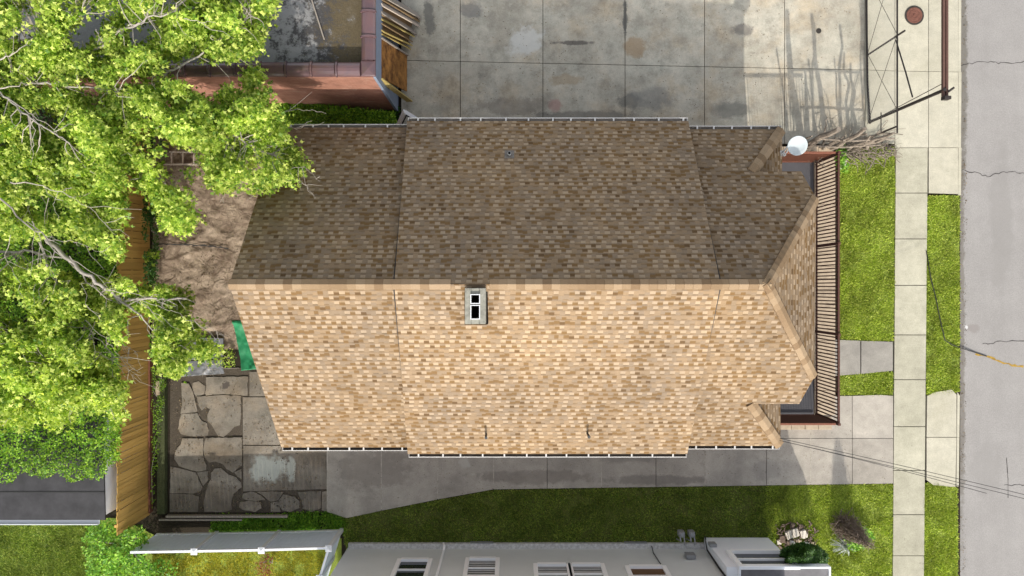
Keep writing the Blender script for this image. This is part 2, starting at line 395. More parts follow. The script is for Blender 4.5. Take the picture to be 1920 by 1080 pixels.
def mat_redwall():
    m, t = mat_brick('painted_red_brick', (.31, .15, .105), (.37, .19, .14), (.28, .14, .105))
    base = t.b.inputs['Base Color'].links[0].from_socket
    f = t.ramp(t.noise(t.scalev(t.pos(), (1, 1, 2.2)), 1.5, 7, .75, .8), [(.57, 0.0), (.66, .55)])
    c = t.mix(f, base, (.50, .36, .28))
    t.set(t.b.inputs['Base Color'], c); return m
M_redwall = mat_redwall()
def mat_ply():
    t = NT('stained_plywood', .8, .2); p = t.pos()
    c = t.mix(t.ramp(t.noise(p, 2.6, 7, .75), [(.36, 0.0), (.62, 1.0)]), (.07, .025, .008), (.36, .17, .045))
    return t.color(c)
def mat_wood(name, a, b, axis=0, islv=.3):
    t = NT(name, .8, .2)
    sc = [6, 6, 6]; sc[axis] = .6
    c = t.mix(t.noise(t.scalev(t.pos(), tuple(sc)), 3, 6, .65, .3), a, b)
    c = t.mix(1.0, c, t.ramp(t.island(), [(0, 1-islv), (1, 1+islv)]), 'MULTIPLY')
    t.bump(t.noise(t.scalev(t.pos(), tuple(sc)), 8, 4), .3, .01)
    return t.color(c)
M_plank = mat_wood('golden_fence_wood', (.42, .25, .06), (.62, .40, .13), 2, .16)
M_plankdark = mat_wood('weathered_scrap_wood', (.13, .085, .045), (.28, .19, .10), 0, .5)
M_plankyel = mat_wood('yellow_scrap_lumber', (.30, .22, .07), (.45, .36, .14), 0, .35)
M_plankgrey = mat_wood('grey_scrap_lumber', (.22, .19, .16), (.36, .32, .28), 0, .3)
M_ply = mat_ply()
M_ladder = mat_wood('bleached_lumber', (.42, .35, .29), (.55, .47, .40), 0, .1)
def mat_coptile():
    t = NT('glazed_coping_tile', .16, .9)
    c = t.mix(t.noise(t.pos(), 2.2, 5, .6), (.075, .06, .085), (.19, .095, .08))
    c = t.mix(1.0, c, t.ramp(t.island(), [(0, .75), (1, 1.25)]), 'MULTIPLY')
    return t.color(c)
M_coptile = mat_coptile()
def mat_flatroof():
    t = NT('tar_roof_peeling', .85, .25); p = t.pos()
    c = t.mix(t.noise(p, 3, 6, .7), (.045, .045, .048), (.085, .08, .08))
    q = t.sep(p); msk = t.ramp(t.math('ADD', t.noise(p, 1.6, 9, .8, 0), t.math('MULTIPLY', t.math('ADD', q[0], 5.4), -.05)), [(.52, 0.0), (.60, .9)])
    c = t.mix(msk, c, (.27, .27, .275))
    msk2 = t.ramp(t.math('ADD', t.noise(t.addv(p, (9, 3, 1)), 2.6, 9, .85, 0), t.math('MULTIPLY', t.math('ADD', q[0], 6.2), .13)), [(.52, 0.0), (.58, .9)])
    c = t.mix(msk2, c, t.mix(t.noise(p, 22, 4, .8), (.035, .028, .015), (.18, .14, .08)))
    t.bump(t.noise(p, 9, 6, .7), .7, .04)
    return t.color(c)
M_flatroof = mat_flatroof()
M_bluegrey = simple('blue_grey_paint', (.22, .27, .36), .6, .3, .12, 4)
M_siding = simple('grey_siding', (.66, .69, .69), .6, .35, .04, 2)
M_siding2 = simple('cool_grey_siding', (.84, .87, .92), .6, .35, .05, 2)
M_stone = simple('pale_stone_footing', (.78, .76, .68), .9, .2, .55, 9, bump=.6)
def mat_glass():
    t = NT('window_glass', .06, .8); return t.color((.02, .025, .03))
M_glass = mat_glass()
M_blind = simple('brown_blind', (.13, .075, .04), .7, .2, .1, 5)
M_tarroof = simple('rolled_tar_roof', (.032, .031, .034), .6, .4, .62, 1.9, bump=.2)
M_porchroof = simple('porch_roof_membrane', (.17, .165, .175), .8, .2, .3, 3, bump=.2)
M_green = simple('green_tarp', (.015, .20, .08), .6, .45, .3, 4)
M_slabgrey = simple('grey_plastic_sheet', (.16, .165, .18), .35, .5, .2, 3)
M_moss = mat_soil('mossy_concrete', (.035, .045, .02), (.10, .11, .055), 5)
M_rustlid = simple('rusty_cast_iron', (.15, .062, .043), .75, .4, .35, 10, bump=.3)
M_dish = simple('dish_white', (.44, .49, .51), .5, .3, .05, 4)
M_rock = simple('pale_rubble', (.62, .57, .5), .9, .2, .25, 6, bump=.4)
M_rockd = simple('dark_rubble', (.16, .12, .095), .9, .2, .3, 8, bump=.4)
M_yellow = simple('yellow_road_paint', (.34, .22, .045), .85, .2, .6, 9)
M_metalgrey = simple('grey_meter_metal', (.25, .26, .27), .5, .5, .15, 8)
M_chim = simple('chimney_cement', (.27, .265, .225), .9, .2, .5, 7, bump=.5)
M_sh = mat_shingle(.80); M_shmid = mat_shingle(.90); M_cap = mat_cap()  # middle section toned lighter: grazing sun put into its shingle colour
M_crack = simple('crack_filler', (.055, .05, .048), .9, .2, .3, 8)

# ------------------------------------------------------------ the setting: ground
def sheet(name, poly, z, mat, label=None):
    m = MB(); m.face([(p[0], p[1], z) for p in poly]); o = m.build(name, mat); tag(o, label, None, None, 'structure'); return o
BIG = 120
sheet('ground', [(-BIG, -BIG), (BIG, -BIG), (BIG, BIG), (-BIG, BIG)], -0.10, M_soil)
xr = P(1803, 0).x
sheet('road', [(xr, -BIG), (xr+9, -BIG), (xr+9, BIG), (xr, BIG)], -0.085, M_road)
def slabs(name, polys, mat, z1=0.0, z0=-0.095, gap=0.012, jit=0.0):
    m = MB()
    for pl in polys:
        w_ = [P(a, b) for a, b in pl]; c = sum(w_, Vector())/len(w_)
        q = []
        n = len(w_)
        a2 = sum(w_[i].x*w_[(i+1) % n].y-w_[(i+1) % n].x*w_[i].y for i in range(n))
        if a2 < 0: w_ = w_[::-1]
        for i in range(n):
            p0, p1, p2 = w_[i-1], w_[i], w_[(i+1) % n]
            d1 = (p1-p0).normalized(); d2 = (p2-p1).normalized()
            n1 = Vector((-d1.y, d1.x, 0)); n2 = Vector((-d2.y, d2.x, 0)); b = (n1+n2)
            L = b.length
            b = b/L if L > .3 else n1
            q.append(p1+b*gap/max(.5, b.dot(n1)))
        z = z1+random.uniform(-jit, jit)
        m.prism([(v.x, v.y) for v in q], z0, z)
    o = m.build(name, mat); tag(o, None, None, None, 'structure'); return o
def grid(xs, ys):
    return [[(xs[i], ys[j]), (xs[i+1], ys[j]), (xs[i+1], ys[j+1]), (xs[i], ys[j+1])] for i in range(len(xs)-1) for j in range(len(ys)-1)]
# pad: the horizontal joint drifts from y=113 on the left to 132 on the right
pad = []
xs = [752, 863, 1018, 1172, 1321, 1471, 1622]
for i in range(len(xs)-1):
    a, b = xs[i], xs[i+1]; ya = 113+(a-752)*.021; yb = 113+(b-752)*.021
    pad.append([(a, -60), (b, -60), (b, yb), (a, ya)]); pad.append([(a, ya), (b, yb), (b, 270), (a, 270)])
slabs('concrete_pad', pad, M_pad)
slabs('driveway_apron', [[(1622, -60), (1678, -60), (1678, 133), (1622, 131)], [(1622, 131), (1678, 133), (1678, 270), (1622, 268)],
      [(1678, -60), (1741, -60), (1741, 134), (1678, 133)], [(1678, 133), (1741, 134), (1741, 277), (1678, 277)],
      [(1741, -60), (1797, -60), (1797, 135), (1741, 134)], [(1741, 134), (1797, 135), (1797, 277), (1741, 277)],
      [(1741, 277), (1797, 277), (1797, 364), (1741, 362)]], M_apron, gap=.010)
ys = [277, 362, 448, 535, 628, 712, 800, 882, 965, 1042, 1130]
sw = []
for j in range(len(ys)-1):
    l0 = 1679-(ys[j]-277)*.007; l1 = 1679-(ys[j+1]-277)*.007
    r0 = 1740-(ys[j]-277)*.009; r1 = 1740-(ys[j+1]-277)*.009
    sw.append([(l0, ys[j]), (r0, ys[j]), (r1, ys[j+1]), (l1, ys[j+1])])
slabs('sidewalk', sw, M_side, z1=.008, gap=.014, jit=.004)
slabs('curb', [[(1797, y0), (1803, y0), (1802, y1), (1796.5, y1)] for y0, y1 in ((-60, 135), (135, 277), (277, 366))] +
      [[(1795, 735), (1800, 742), (1799, 820), (1794, 820)], [(1794, 820), (1799, 820), (1798, 912), (1793, 912)]], M_apron, z1=.0, gap=.004)
slabs('lower_apron', [[(1738, 742), (1752, 735), (1785, 730), (1794, 740), (1794, 820), (1737, 820)],
                      [(1737, 820), (1794, 820), (1792, 914), (1750, 910), (1737, 900)]], M_apron)
slabs('walkway', [[(1560, 636), (1614, 638), (1614, 702), (1560, 706)], [(1614, 638), (1675, 640), (1675, 696), (1614, 702)]], M_walk, gap=.02)
drv = [[(1400, 790), (1556, 790), (1556, 742), (1598, 742), (1598, 822), (1400, 822)], [(1598, 742), (1650, 740), (1675, 742), (1675, 822), (1598, 822)]]
bx = [925, 1026, 1128, 1230, 1322, 1437, 1520, 1598, 1675]
for i in range(len(bx)-1):
    a, b = bx[i], bx[i+1]; fa = 918-(a-925)*.0147; fb = 918-(b-925)*.0147
    drv.append([(a, 822), (b, 822), (b, fb), (a, fa)])
drv += [[(613, 822), (715, 822), (715, 958), (650, 972), (613, 960)], [(715, 822), (820, 822), (820, 937), (715, 958)], [(820, 822), (925, 822), (925, 918), (820, 937)]]
drv += [[(a, 790), (a+101, 790), (a+101, 822), (a, 822)] for a in range(613, 1320, 101)]
slabs('driveway', drv, M_drive, gap=.010)
PAT = lambda pts: [(300+x/3.376, 680+y/3.376) for x, y in pts]
pat = [PAT(p) for p in [
    [(135, 130), (180, 135), (205, 185), (218, 235), (140, 255)], [(140, 258), (218, 240), (232, 300), (228, 312), (130, 322)],
    [(130, 328), (232, 322), (262, 372), (292, 385), (305, 430), (295, 462), (200, 466), (130, 452), (112, 420)],
    [(205, 130), (240, 120), (280, 150), (275, 200), (225, 212), (205, 185)],
    [(290, 95), (552, 90), (550, 210), (400, 196), (290, 208), (284, 190), (292, 150)],
    [(232, 216), (400, 206), (508, 214), (510, 300), (503, 395), (462, 410), (436, 440), (400, 470), (366, 462), (330, 400), (300, 368), (300, 330), (316, 295), (290, 278), (262, 300), (240, 262)],
    [(566, 60), (640, 60), (660, 212), (566, 212)],
    [(524, 222), (700, 222), (760, 520), (524, 520)],
    [(140, 482), (270, 482), (268, 560), (275, 620), (290, 650), (288, 680), (240, 688), (170, 672), (120, 655), (90, 610), (95, 560), (130, 520)],
    [(290, 478), (516, 476), (518, 650), (460, 695), (420, 672), (395, 640), (350, 625), (310, 632), (282, 600), (275, 540)],
    [(65, 662), (120, 672), (220, 698), (262, 790), (255, 815), (200, 830), (60, 826)],
    [(232, 698), (300, 690), (296, 715), (300, 745), (270, 780)],
    [(60, 832), (200, 836), (240, 850), (236, 945), (62, 945)],
    [(345, 672), (385, 672), (430, 712), (480, 730), (508, 760), (512, 790), (462, 830), (448, 880), (452, 930), (400, 945), (280, 945), (275, 880), (300, 780), (322, 740), (322, 700)],
    [(470, 695), (512, 675), (514, 735), (490, 722)],
    [(526, 530), (1054, 530), (1054, 800), (526, 815)],
    [(526, 830), (580, 818), (640, 845), (662, 868), (600, 876), (540, 868), (520, 856)],
    [(505, 885), (560, 876), (630, 886), (640, 920), (600, 945), (520, 930), (500, 915)],
    [(610, 820), (780, 820), (745, 870), (700, 880), (672, 862), (650, 840)],
    [(700, 890), (745, 882), (752, 910), (758, 945), (700, 945)],
    [(780, 836), (850, 850), (880, 880), (880, 920), (820, 945), (775, 935), (750, 900), (752, 872)],
    [(870, 822), (1016, 815), (1018, 920), (960, 945), (900, 925), (895, 870)],
    [(1026, 820), (1054, 815), (1054, 940), (1026, 935)]]]
def rough(poly, amp=1.1, step=6):
    out = []
    for i in range(len(poly)):
        a = poly[i]; b = poly[(i+1) % len(poly)]; L = math.hypot(b[0]-a[0], b[1]-a[1]); n = max(1, int(L/step))
        for k in range(n):
            t = k/n; q = 0 if k == 0 else amp
            out.append((a[0]+(b[0]-a[0])*t+random.uniform(-q, q), a[1]+(b[1]-a[1])*t+random.uniform(-q, q)))
    return out
pat = [rough(p, .7) if len(p) > 5 else p for p in pat]
sheet('patio_base', [(P(a, b).x, P(a, b).y) for a, b in ((318, 690), (620, 690), (620, 962), (316, 962))], -.065, mat_soil('patio_grit', (.05, .042, .032), (.115, .095, .075), 4))
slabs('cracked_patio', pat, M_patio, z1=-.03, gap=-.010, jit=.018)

for xx, ya_, yb_ in ((613.5, 842, 958), (715, 845, 955), (820.5, 852, 935), (925.5, 855, 916), (1128, 855, 913), (1322, 838, 912), (1520, 800, 908)):
    mm = MB(); a_ = P(xx, ya_); b_ = P(xx, yb_); mm.box2((a_.x-.018, b_.y, -.02), (a_.x+.018, a_.y, .003)); tag(mm.build('joint_sealant', M_sealant), None, None, None, 'structure')
# ---- lawns (soil sheets and blades)
LAWN = {
 'front_lawn': ([(1572, 275), (1679, 275), (1676, 640), (1572, 637)], 0, M_grass),
 'front_strip': ([(1572, 702), (1675, 697), (1675, 742), (1572, 741)], 0, M_grass),
 'verge_upper': ([(1738, 368), (1800, 366), (1800, 735), (1738, 740)], 0, M_grass),
 'verge_lower': ([(1733, 905), (1796, 915), (1797, 1150), (1731, 1150)], 0, M_grass),
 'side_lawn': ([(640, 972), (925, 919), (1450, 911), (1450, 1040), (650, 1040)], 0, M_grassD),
 'side_lawn_front': ([(1450, 911), (1675, 908), (1673, 1180), (1440, 1180), (1440, 1040), (1450, 1040)], 0, M_grass),
 'neighbour_lawn': ([(-60, 972), (225, 972), (300, 1010), (640, 1010), (640, 1180), (-60, 1180)], 0, M_grassY),
}
tv, tf = [], []
for nm, (poly, z, mt) in LAWN.items():
    sheet('lawn_soil', [(P(a, b).x, P(a, b).y) for a, b in poly], -0.04, M_lawnbase2 if nm == 'side_lawn' else M_lawnbase)  # side lawn soil darker: brown patches plus shade put into the tone
def grass(name, poly, dens, mat, label, h=(.035, .08), thin=0.4, z=-.04, thr=None):
    xs = [p[0] for p in poly]; ys_ = [p[1] for p in poly]
    area = (max(xs)-min(xs))*(max(ys_)-min(ys_))*(CAMH*K)**2; n = int(area*dens)
    px = rng.uniform(min(xs), max(xs), n); py = rng.uniform(min(ys_), max(ys_), n)
    edge = rng.normal(0, 1.6, (2, n))
    ok = inpoly(px+edge[0], py+edge[1], poly)
    nz = vnoise(px*.05, py*.05, 4); ok &= rng.random(n) > thin*(nz < .42)*1.5
    if thr is not None: ok &= vnoise(px*.03+9, py*.03+4, 3) > thr
    px = px[ok]; py = py[ok]; n = len(px); sc = CAMH*K
    C = np.stack([(px-960)*sc, (540-py)*sc, np.full(n, z)], 1)
    hh = rng.uniform(h[0], h[1], n)*(.7+.6*vnoise(px*.08, py*.08, 2))
    lean = rng.normal(0, 1.1, (n, 2)); D = norm(np.concatenate([lean, np.ones((n, 1))], 1))
    W = norm(np.cross(D, rng.normal(0, 1, (n, 3))))*(hh*.16)[:, None]
    tip = C+D*hh[:, None]*1.2; mid = C+D*hh[:, None]*.55+W
    V = np.stack([C-W, mid+W*.3, tip, C+D*hh[:, None]*.5-W*1.3], 1).reshape(-1, 3)
    F = (np.arange(n)[:, None]*4+np.array([[0, 1, 2, 3]])).reshape(-1, 4)
    o = npmesh(name, V, F, mat); tag(o, label, 'grass', None, 'stuff'); return o
grass('grass', LAWN['front_lawn'][0], 3800, M_grass, 'bright green front lawn between the iron porch railing and the sidewalk')
grass('grass', LAWN['front_strip'][0], 3800, M_grass, 'narrow strip of bright lawn between the short walkway and the driveway')
grass('grass', LAWN['verge_upper'][0], 3800, M_grass, 'long grass verge between sidewalk and road beside the front lawn')
grass('grass', LAWN['verge_lower'][0], 3800, M_grass, 'grass verge between sidewalk and road at the bottom right corner', z=-.04)
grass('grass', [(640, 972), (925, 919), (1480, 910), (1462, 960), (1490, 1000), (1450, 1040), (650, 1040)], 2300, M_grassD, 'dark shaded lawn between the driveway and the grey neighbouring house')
grass('grass', [(1440, 911), (1675, 908), (1673, 1180), (1440, 1180), (1455, 1010), (1430, 960)], 3200, M_grass, 'sunlit lawn round the rubble pile and the dead bush by the sidewalk')
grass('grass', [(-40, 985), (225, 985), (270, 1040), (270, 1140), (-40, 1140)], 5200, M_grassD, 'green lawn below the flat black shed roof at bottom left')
grass('grass', [(285, 1030), (612, 1030), (590, 1140), (285, 1140)], 2600, M_grassY, 'yellowing mossy grass on the far side of the white vinyl fence')
grass('grass', [(395, 965), (470, 968), (560, 962), (615, 958), (652, 976), (648, 1000), (395, 1000)], 2600, M_leafD, 'low green ground cover growing between the patio and the white vinyl fence', h=(.06, .14), z=-.08)
grass('grass', [(505, 175), (740, 200), (745, 240), (505, 240)], 2200, M_leafC, 'dark shaded ground cover between the red brick garage and the shingled roof', h=(.10, .28), z=-.08)

# ---- road marks
def ribbon(pts, wd, z, jx=2.0, jw=.5):
    m = MB(); q = []
    for i in range(len(pts)-1):
        a, b = pts[i], pts[i+1]; L = math.hypot(b[0]-a[0], b[1]-a[1]); n = max(1, int(L/5))
        for k in range(n): t = k/n; q.append((a[0]+(b[0]-a[0])*t, a[1]+(b[1]-a[1])*t+random.uniform(-jx, jx)))
    q.append(pts[-1]); L_, R_ = [], []
    for i, p in enumerate(q):
        a = q[max(0, i-1)]; b = q[min(len(q)-1, i+1)]; dx, dy = b[0]-a[0], b[1]-a[1]; l = math.hypot(dx, dy) or 1
        ww = wd*random.uniform(1-jw, 1+jw); L_.append((p[0]-dy/l*ww, p[1]+dx/l*ww)); R_.append((p[0]+dy/l*ww, p[1]-dx/l*ww))
    for i in range(len(q)-1):
        m.face([P(*L_[i], 0)+Vector((0, 0, z)), P(*L_[i+1], 0)+Vector((0, 0, z)), P(*R_[i+1], 0)+Vector((0, 0, z)), P(*R_[i], 0)+Vector((0, 0, z))])
    return m
for pts in ([(1803, 124), (1815, 118), (1850, 114), (1890, 118), (1930, 112)], [(1803, 318), (1825, 322), (1855, 330), (1880, 322), (1930, 323)],
            [(1845, 645), (1870, 642), (1930, 638)], [(1890, 858), (1893, 900), (1893, 935)], [(1885, 912), (1930, 910)]):
    tag(ribbon(pts, .55, -.08).build('road_crack', M_crack), None, None, None, 'structure')
m = ribbon([(1832, 664), (1850, 668), (1866, 672), (1880, 680), (1900, 685), (1922, 688)], 1.7, -.081, 1.2, .6)
tag(m.build('road_paint_mark', M_yellow), None, None, None, 'structure')

# ------------------------------------------------------------ the house
TAN = .722; RZ = 7.05
def zr(y): return RZ-TAN*abs(y-.10)
house = empty('shingled_house', (0, 0, 0), 'large house under a tan shingled roof with a front porch, centre of the photo', 'house')
CS = math.cos(math.atan(TAN))
def zm(y): return RZ+.06-.66*abs(y-.10)
MY = 5.49
def roofslab(m, pts, uvf, th=.12):
    top = [Vector(p) for p in pts]
    nrm = (top[1]-top[0]).cross(top[2]-top[0]).normalized()
    if nrm.z < 0: top = top[::-1]
    m.face(top, [uvf(p) for p in top])
    bot = [p-Vector((0, 0, th)) for p in top]
    m.face(bot[::-1], [uvf(p) for p in bot[::-1]])
    for i in range(len(top)):
        j = (i+1) % len(top); m.face([top[i], bot[i], bot[j], top[j]], [(0, .02), (0, .03), (.05, .03), (.05, .02)])
uvNS = lambda p: (p.x+50, abs(p.y)/CS+20)
# v grows down the slope: exposure edge faces the eave
RY = .10
uvN_ = lambda p: (p.x+50, 40-abs(p.y-RY)/CS)
uvS_ = lambda p: (p.x+83.3, 40-abs(p.y-RY)/CS)
uvE = lambda p: (p.y+80, 60-p.x/math.cos(R(42)))
def caps(m, a, b, nA, nB, wd=.18, step=.24, lift=.012):
    a = Vector(a); b = Vector(b); d = (b-a); L = d.length; d.normalize(); n = int(L/step)
    sA = d.cross(Vector(nA)).normalized(); sB = d.cross(Vector(nB)).normalized()
    if sA.z > 0: sA = -sA
    if sB.z > 0: sB = -sB
    if sA.dot(sB) > .9: sB = -sB
    up = (Vector(nA)+Vector(nB)).normalized()
    for i in range(n):
        p0 = a+d*(i*L/n-.02); p1 = a+d*((i+1)*L/n+.05)
        l0 = up*(lift+.022); l1 = up*(lift+.004)
        i0 = len(m.v)
        fl_ = up*.045
        pts = [p0+sA*wd+l0+fl_, p0+l0+up*.012, p0+sB*wd+l0+fl_, p1+sA*wd+l1+fl_, p1+l1+up*.012, p1+sB*wd+l1+fl_]
        dn = -up*.05
        m.hull(pts+[p+dn for p in pts], [(0, 1, 4, 3), (1, 2, 5, 4), (6, 9, 10, 7), (7, 10, 11, 8), (0, 6, 7, 1), (1, 7, 8, 2), (3, 4, 10, 9), (4, 5, 11, 10), (0, 3, 9, 6), (2, 8, 11, 5)])
nN = Vector((0, TAN, 1)).normalized(); nS = Vector((0, -TAN, 1)).normalized(); nE = Vector((.9, 0, 1)).normalized(); nE2 = Vector((.83, 0, 1)).normalized()
rear = MB(); mid = MB(); front = MB()
for s in (1, -1):
    uvv = uvN_ if s > 0 else uvS_
    roofslab(rear, [(-7.85, RY, RZ), (-3.3, RY, RZ), (-3.3, s*5.346, zr(s*5.346)), (-7.73, s*5.346, zr(s*5.346))], uvv)
    roofslab(mid, [(-3.26, RY, RZ+.06), (5.77, RY, RZ+.06), (5.80, s*MY, zm(s*MY)), (-3.45, s*MY, zm(s*MY))], uvv, .48)
    roofslab(front, [(5.7, RY, RZ), (7.1, RY, RZ), (9.3, s*2.75, zr(s*2.75)), (9.12, s*3.68, zr(s*3.68)), (7.6, s*3.68, zr(s*3.68)), (8.98, s*5.28, zr(s*5.28)), (5.7, s*5.28, zr(s*5.28))], uvv)
    roofslab(front, [(8.98, s*5.28, zr(s*5.28)), (7.6, s*3.68, zr(s*3.68)), (8.98, s*3.68, zr(s*5.28))], uvE)
roofslab(front, [(7.1, RY, RZ), (9.3, -2.75, zr(-2.75)), (9.3, 2.75, zr(2.75))], uvE)
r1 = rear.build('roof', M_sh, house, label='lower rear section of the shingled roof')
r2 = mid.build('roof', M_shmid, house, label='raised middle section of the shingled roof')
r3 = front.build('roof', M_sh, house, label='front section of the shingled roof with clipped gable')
def sub(mb, name, mat, par, **k):
    o = mb.build(name, mat, None, **k); o.parent = par; o.matrix_parent_inverse = par.matrix_world.inverted() if False else Matrix.Identity(4); return o
c = MB(); caps(c, (-7.85, RY, RZ), (-3.3, RY, RZ), nN, nS); sub(c, 'ridge_cap', M_cap, r1)
for a_, b_ in ((-3.3, -1.75), (-.6, 5.77)):
    c = MB(); caps(c, (a_, RY, RZ+.06), (b_, RY, RZ+.06), nN, nS); sub(c, 'ridge_cap', M_cap, r2)
c = MB(); caps(c, (5.77, RY, RZ), (7.15, RY, RZ), nN, nS); sub(c, 'ridge_cap', M_cap, r3)
for s, nn in ((1, nN), (-1, nS)):
    c = MB(); caps(c, (9.28, s*2.74, zr(s*2.75)+.01), (7.1, RY, RZ+.01), nn, nE, .17); sub(c, 'hip_cap', M_cap, r3)
    c = MB(); caps(c, (8.96, s*5.26, zr(s*5.28)+.01), (7.62, s*3.7, zr(s*3.68)+.01), nn, nE2, .19); sub(c, 'hip_cap', M_cap, r3)
# gutters
def gutter(x0, x1, y, z, s, pitch):
    g = MB(); yi = y*s; yo = (y+.10)*s
    g.box2((x0, min(yi, yo), z-.14), (x1, max(yi, yo), z-.125))
    g.box2((x0, min(yo, yo+.02*s), z-.14), (x1, max(yo, yo+.02*s), z-.02))
    g.box2((x0, min(yi-.012*s, yi), z-.14), (x1, max(yi-.012*s, yi), z-.04))
    for xx in (x0, x1-.012): g.box2((xx, min(yi, yo), z-.125), (xx+.012, max(yi, yo), z-.03))
    x = x0+.3
    while x < x1-.1:
        g.box2((x, min(yi-.01*s, yo), z-.06), (x+.05, max(yi-.01*s, yo), z-.022)); x += pitch*random.uniform(.75, 1.2)
    o = g.build('gutter', M_gutter, house)
    d = MB(); d.box2((x0+.02, min(yi+.004*s, yo-.004*s), z-.122), (x1-.02, max(yi+.004*s, yo-.004*s), z-.1)); sub(d, 'leaf_debris', M_gutin if s < 0 else M_gutgrey, o)
for s in (1, -1):
    gutter(-7.7, -3.5, 5.346, zr(s*5.346), s, .62)
    gutter(-3.42, 5.78, MY, zm(s*MY), s, .72)
    gutter(5.84, 8.96, 5.28, zr(s*5.28), s, .65)
# walls (under the eaves)
wl = MB()
wl.box2((-7.3, -5.0, -.05), (-3.2, 5.0, 3.3)); wl.box2((-3.2, -5.2, -.05), (5.5, 5.2, 3.1)); wl.box2((5.5, -4.9, -.05), (7.55, 4.9, 3.25)); wl.box2((7.55, -3.3, -.05), (8.7, 3.3, 4.35))
for x in (-7.3,):   # rear gable
    wl.hull([(x, -5, 3.3), (x, 5, 3.3), (x, 0, 6.85), (x+.2, -5, 3.3), (x+.2, 5, 3.3), (x+.2, 0, 6.85)], [(0, 2, 1), (3, 4, 5), (0, 3, 5, 2), (1, 2, 5, 4)])
wl.hull([(8.5, -3.3, 4.35), (8.5, 3.3, 4.35), (8.5, 2.2, 5.2), (8.5, -2.2, 5.2), (8.7, -3.3, 4.35), (8.7, 3.3, 4.35), (8.7, 2.2, 5.2), (8.7, -2.2, 5.2)], [(0, 3, 2, 1), (4, 5, 6, 7), (0, 4, 7, 3), (1, 2, 6, 5), (3, 7, 6, 2)])
wl.build('wall', M_brickhouse, house)
def win(cx, cy, z0, z1, w_, face, par, frame=None, glass=M_glass, out=.08):
    # face: 'N','S','E','W'
    frame = frame or M_frame
    f = MB(); g = MB(); t = .15
    def bx3(mb, u0, u1, a, b, d0, d1):
        if face in 'NS':
            s = 1 if face == 'N' else -1; mb.box2((cx+u0, cy+min(d0*s, d1*s), a), (cx+u1, cy+max(d0*s, d1*s), b))
        else:
            s = 1 if face == 'E' else -1; mb.box2((cx+min(d0*s, d1*s), cy+u0, a), (cx+max(d0*s, d1*s), cy+u1, b))
    h = w_/2
    bx3(f, -h-t, -h, z0-t, z1+t, -.02, out); bx3(f, h, h+t, z0-t, z1+t, -.02, out); bx3(f, -h, h, z1, z1+t, -.02, out+.01); bx3(f, -h, h, z0-t, z0, -.02, out+.03)
    zm = (z0+z1)/2; bx3(f, -h, h, zm-.035, zm+.035, -.02, out-.02)
    o = f.build('window', frame, par); bx3(g, -h, h, z0, z1, -.01, .008); sub(g, 'pane', glass, o); return o
for x in (-6.2, -1.5, 1.6, 4.2):
    for s, fc in ((5.2, 'N'), (-5.2, 'S')):
        yy = s if x > -3.2 else (5.0 if s > 0 else -5.0); win(x, yy, 1.1, 2.4, .9, fc, house)
win(8.7, -1.6, 1.9, 3.2, 1.0, 'E', house)
dr = MB(); dr.box2((8.69, .6, .45), (8.74, 1.55, 2.6)); do = dr.build('door', M_ironred, house)
hd = MB(); hd.lathe([(.03, 0), (.035, .03), (.02, .05)], (8.76, .7, 1.95), 10, Matrix.Rotation(R(90), 3, 'Y')); sub(hd, 'handle', M_gutter, do)
# chimney
chx = P(892, 574, 7.25)
ch = MB(); x0, y0 = P(872, 607, 7.3).xy; x1, y1 = P(911, 540, 7.3).xy
wx = .3; sy = (y0+y1)/2
def ringbox(m, x0, y0, x1, y1, z0, z1, holes):
    # body with open flues: build bars round the holes
    ys = sorted([y0]+[h[1] for h in holes]+[h[3] for h in holes]+[y1]); hx0 = min(h[0] for h in holes); hx1 = max(h[2] for h in holes)
    m.box2((x0, y0, z0), (hx0, y1, z1)); m.box2((hx1, y0, z0), (x1, y1, z1))
    m.box2((hx0, y0, z0), (hx1, ys[1], z1)); m.box2((hx0, ys[2], z0), (hx1, ys[3], z1)); m.box2((hx0, ys[4], z0), (hx1, y1, z1))
holes = [(P(884, 0, 7.3).x, P(0, 597, 7.3).y, P(899, 0, 7.3).x, P(0, 573, 7.3).y), (P(884, 0, 7.3).x, P(0, 568, 7.3).y, P(899, 0, 7.3).x, P(0, 553, 7.3).y)]
ringbox(ch, x0, y0, x1, y1, 5.9, 7.38, holes)
cho = ch.build('chimney', M_chim, None, bevel=.015); cho.parent = r2
fl = MB()
for h in holes:
    fl.box2((h[0]+.001, h[1]+.001, 6.6), (h[2]-.001, h[3]-.001, 6.62))
sub(fl, 'flue_bottom', M_black, r2)
fl = MB()
for h in holes:
    t = .022
    for a, b in (((h[0]-t, h[1]-t), (h[0], h[3]+t)), ((h[2], h[1]-t), (h[2]+t, h[3]+t)), ((h[0], h[1]-t), (h[2], h[1])), ((h[0], h[3]), (h[2], h[3]+t))):
        fl.box2((a[0], a[1], 7.375), (b[0], b[1], 7.44))
sub(fl, 'flue_liner', M_white, r2)
fs = MB(); fs.box2((x0-.035, y0-.04, 6.2), (x1+.035, y1+.03, 6.98)); sub(fs, 'chimney_flashing', M_black, r2)
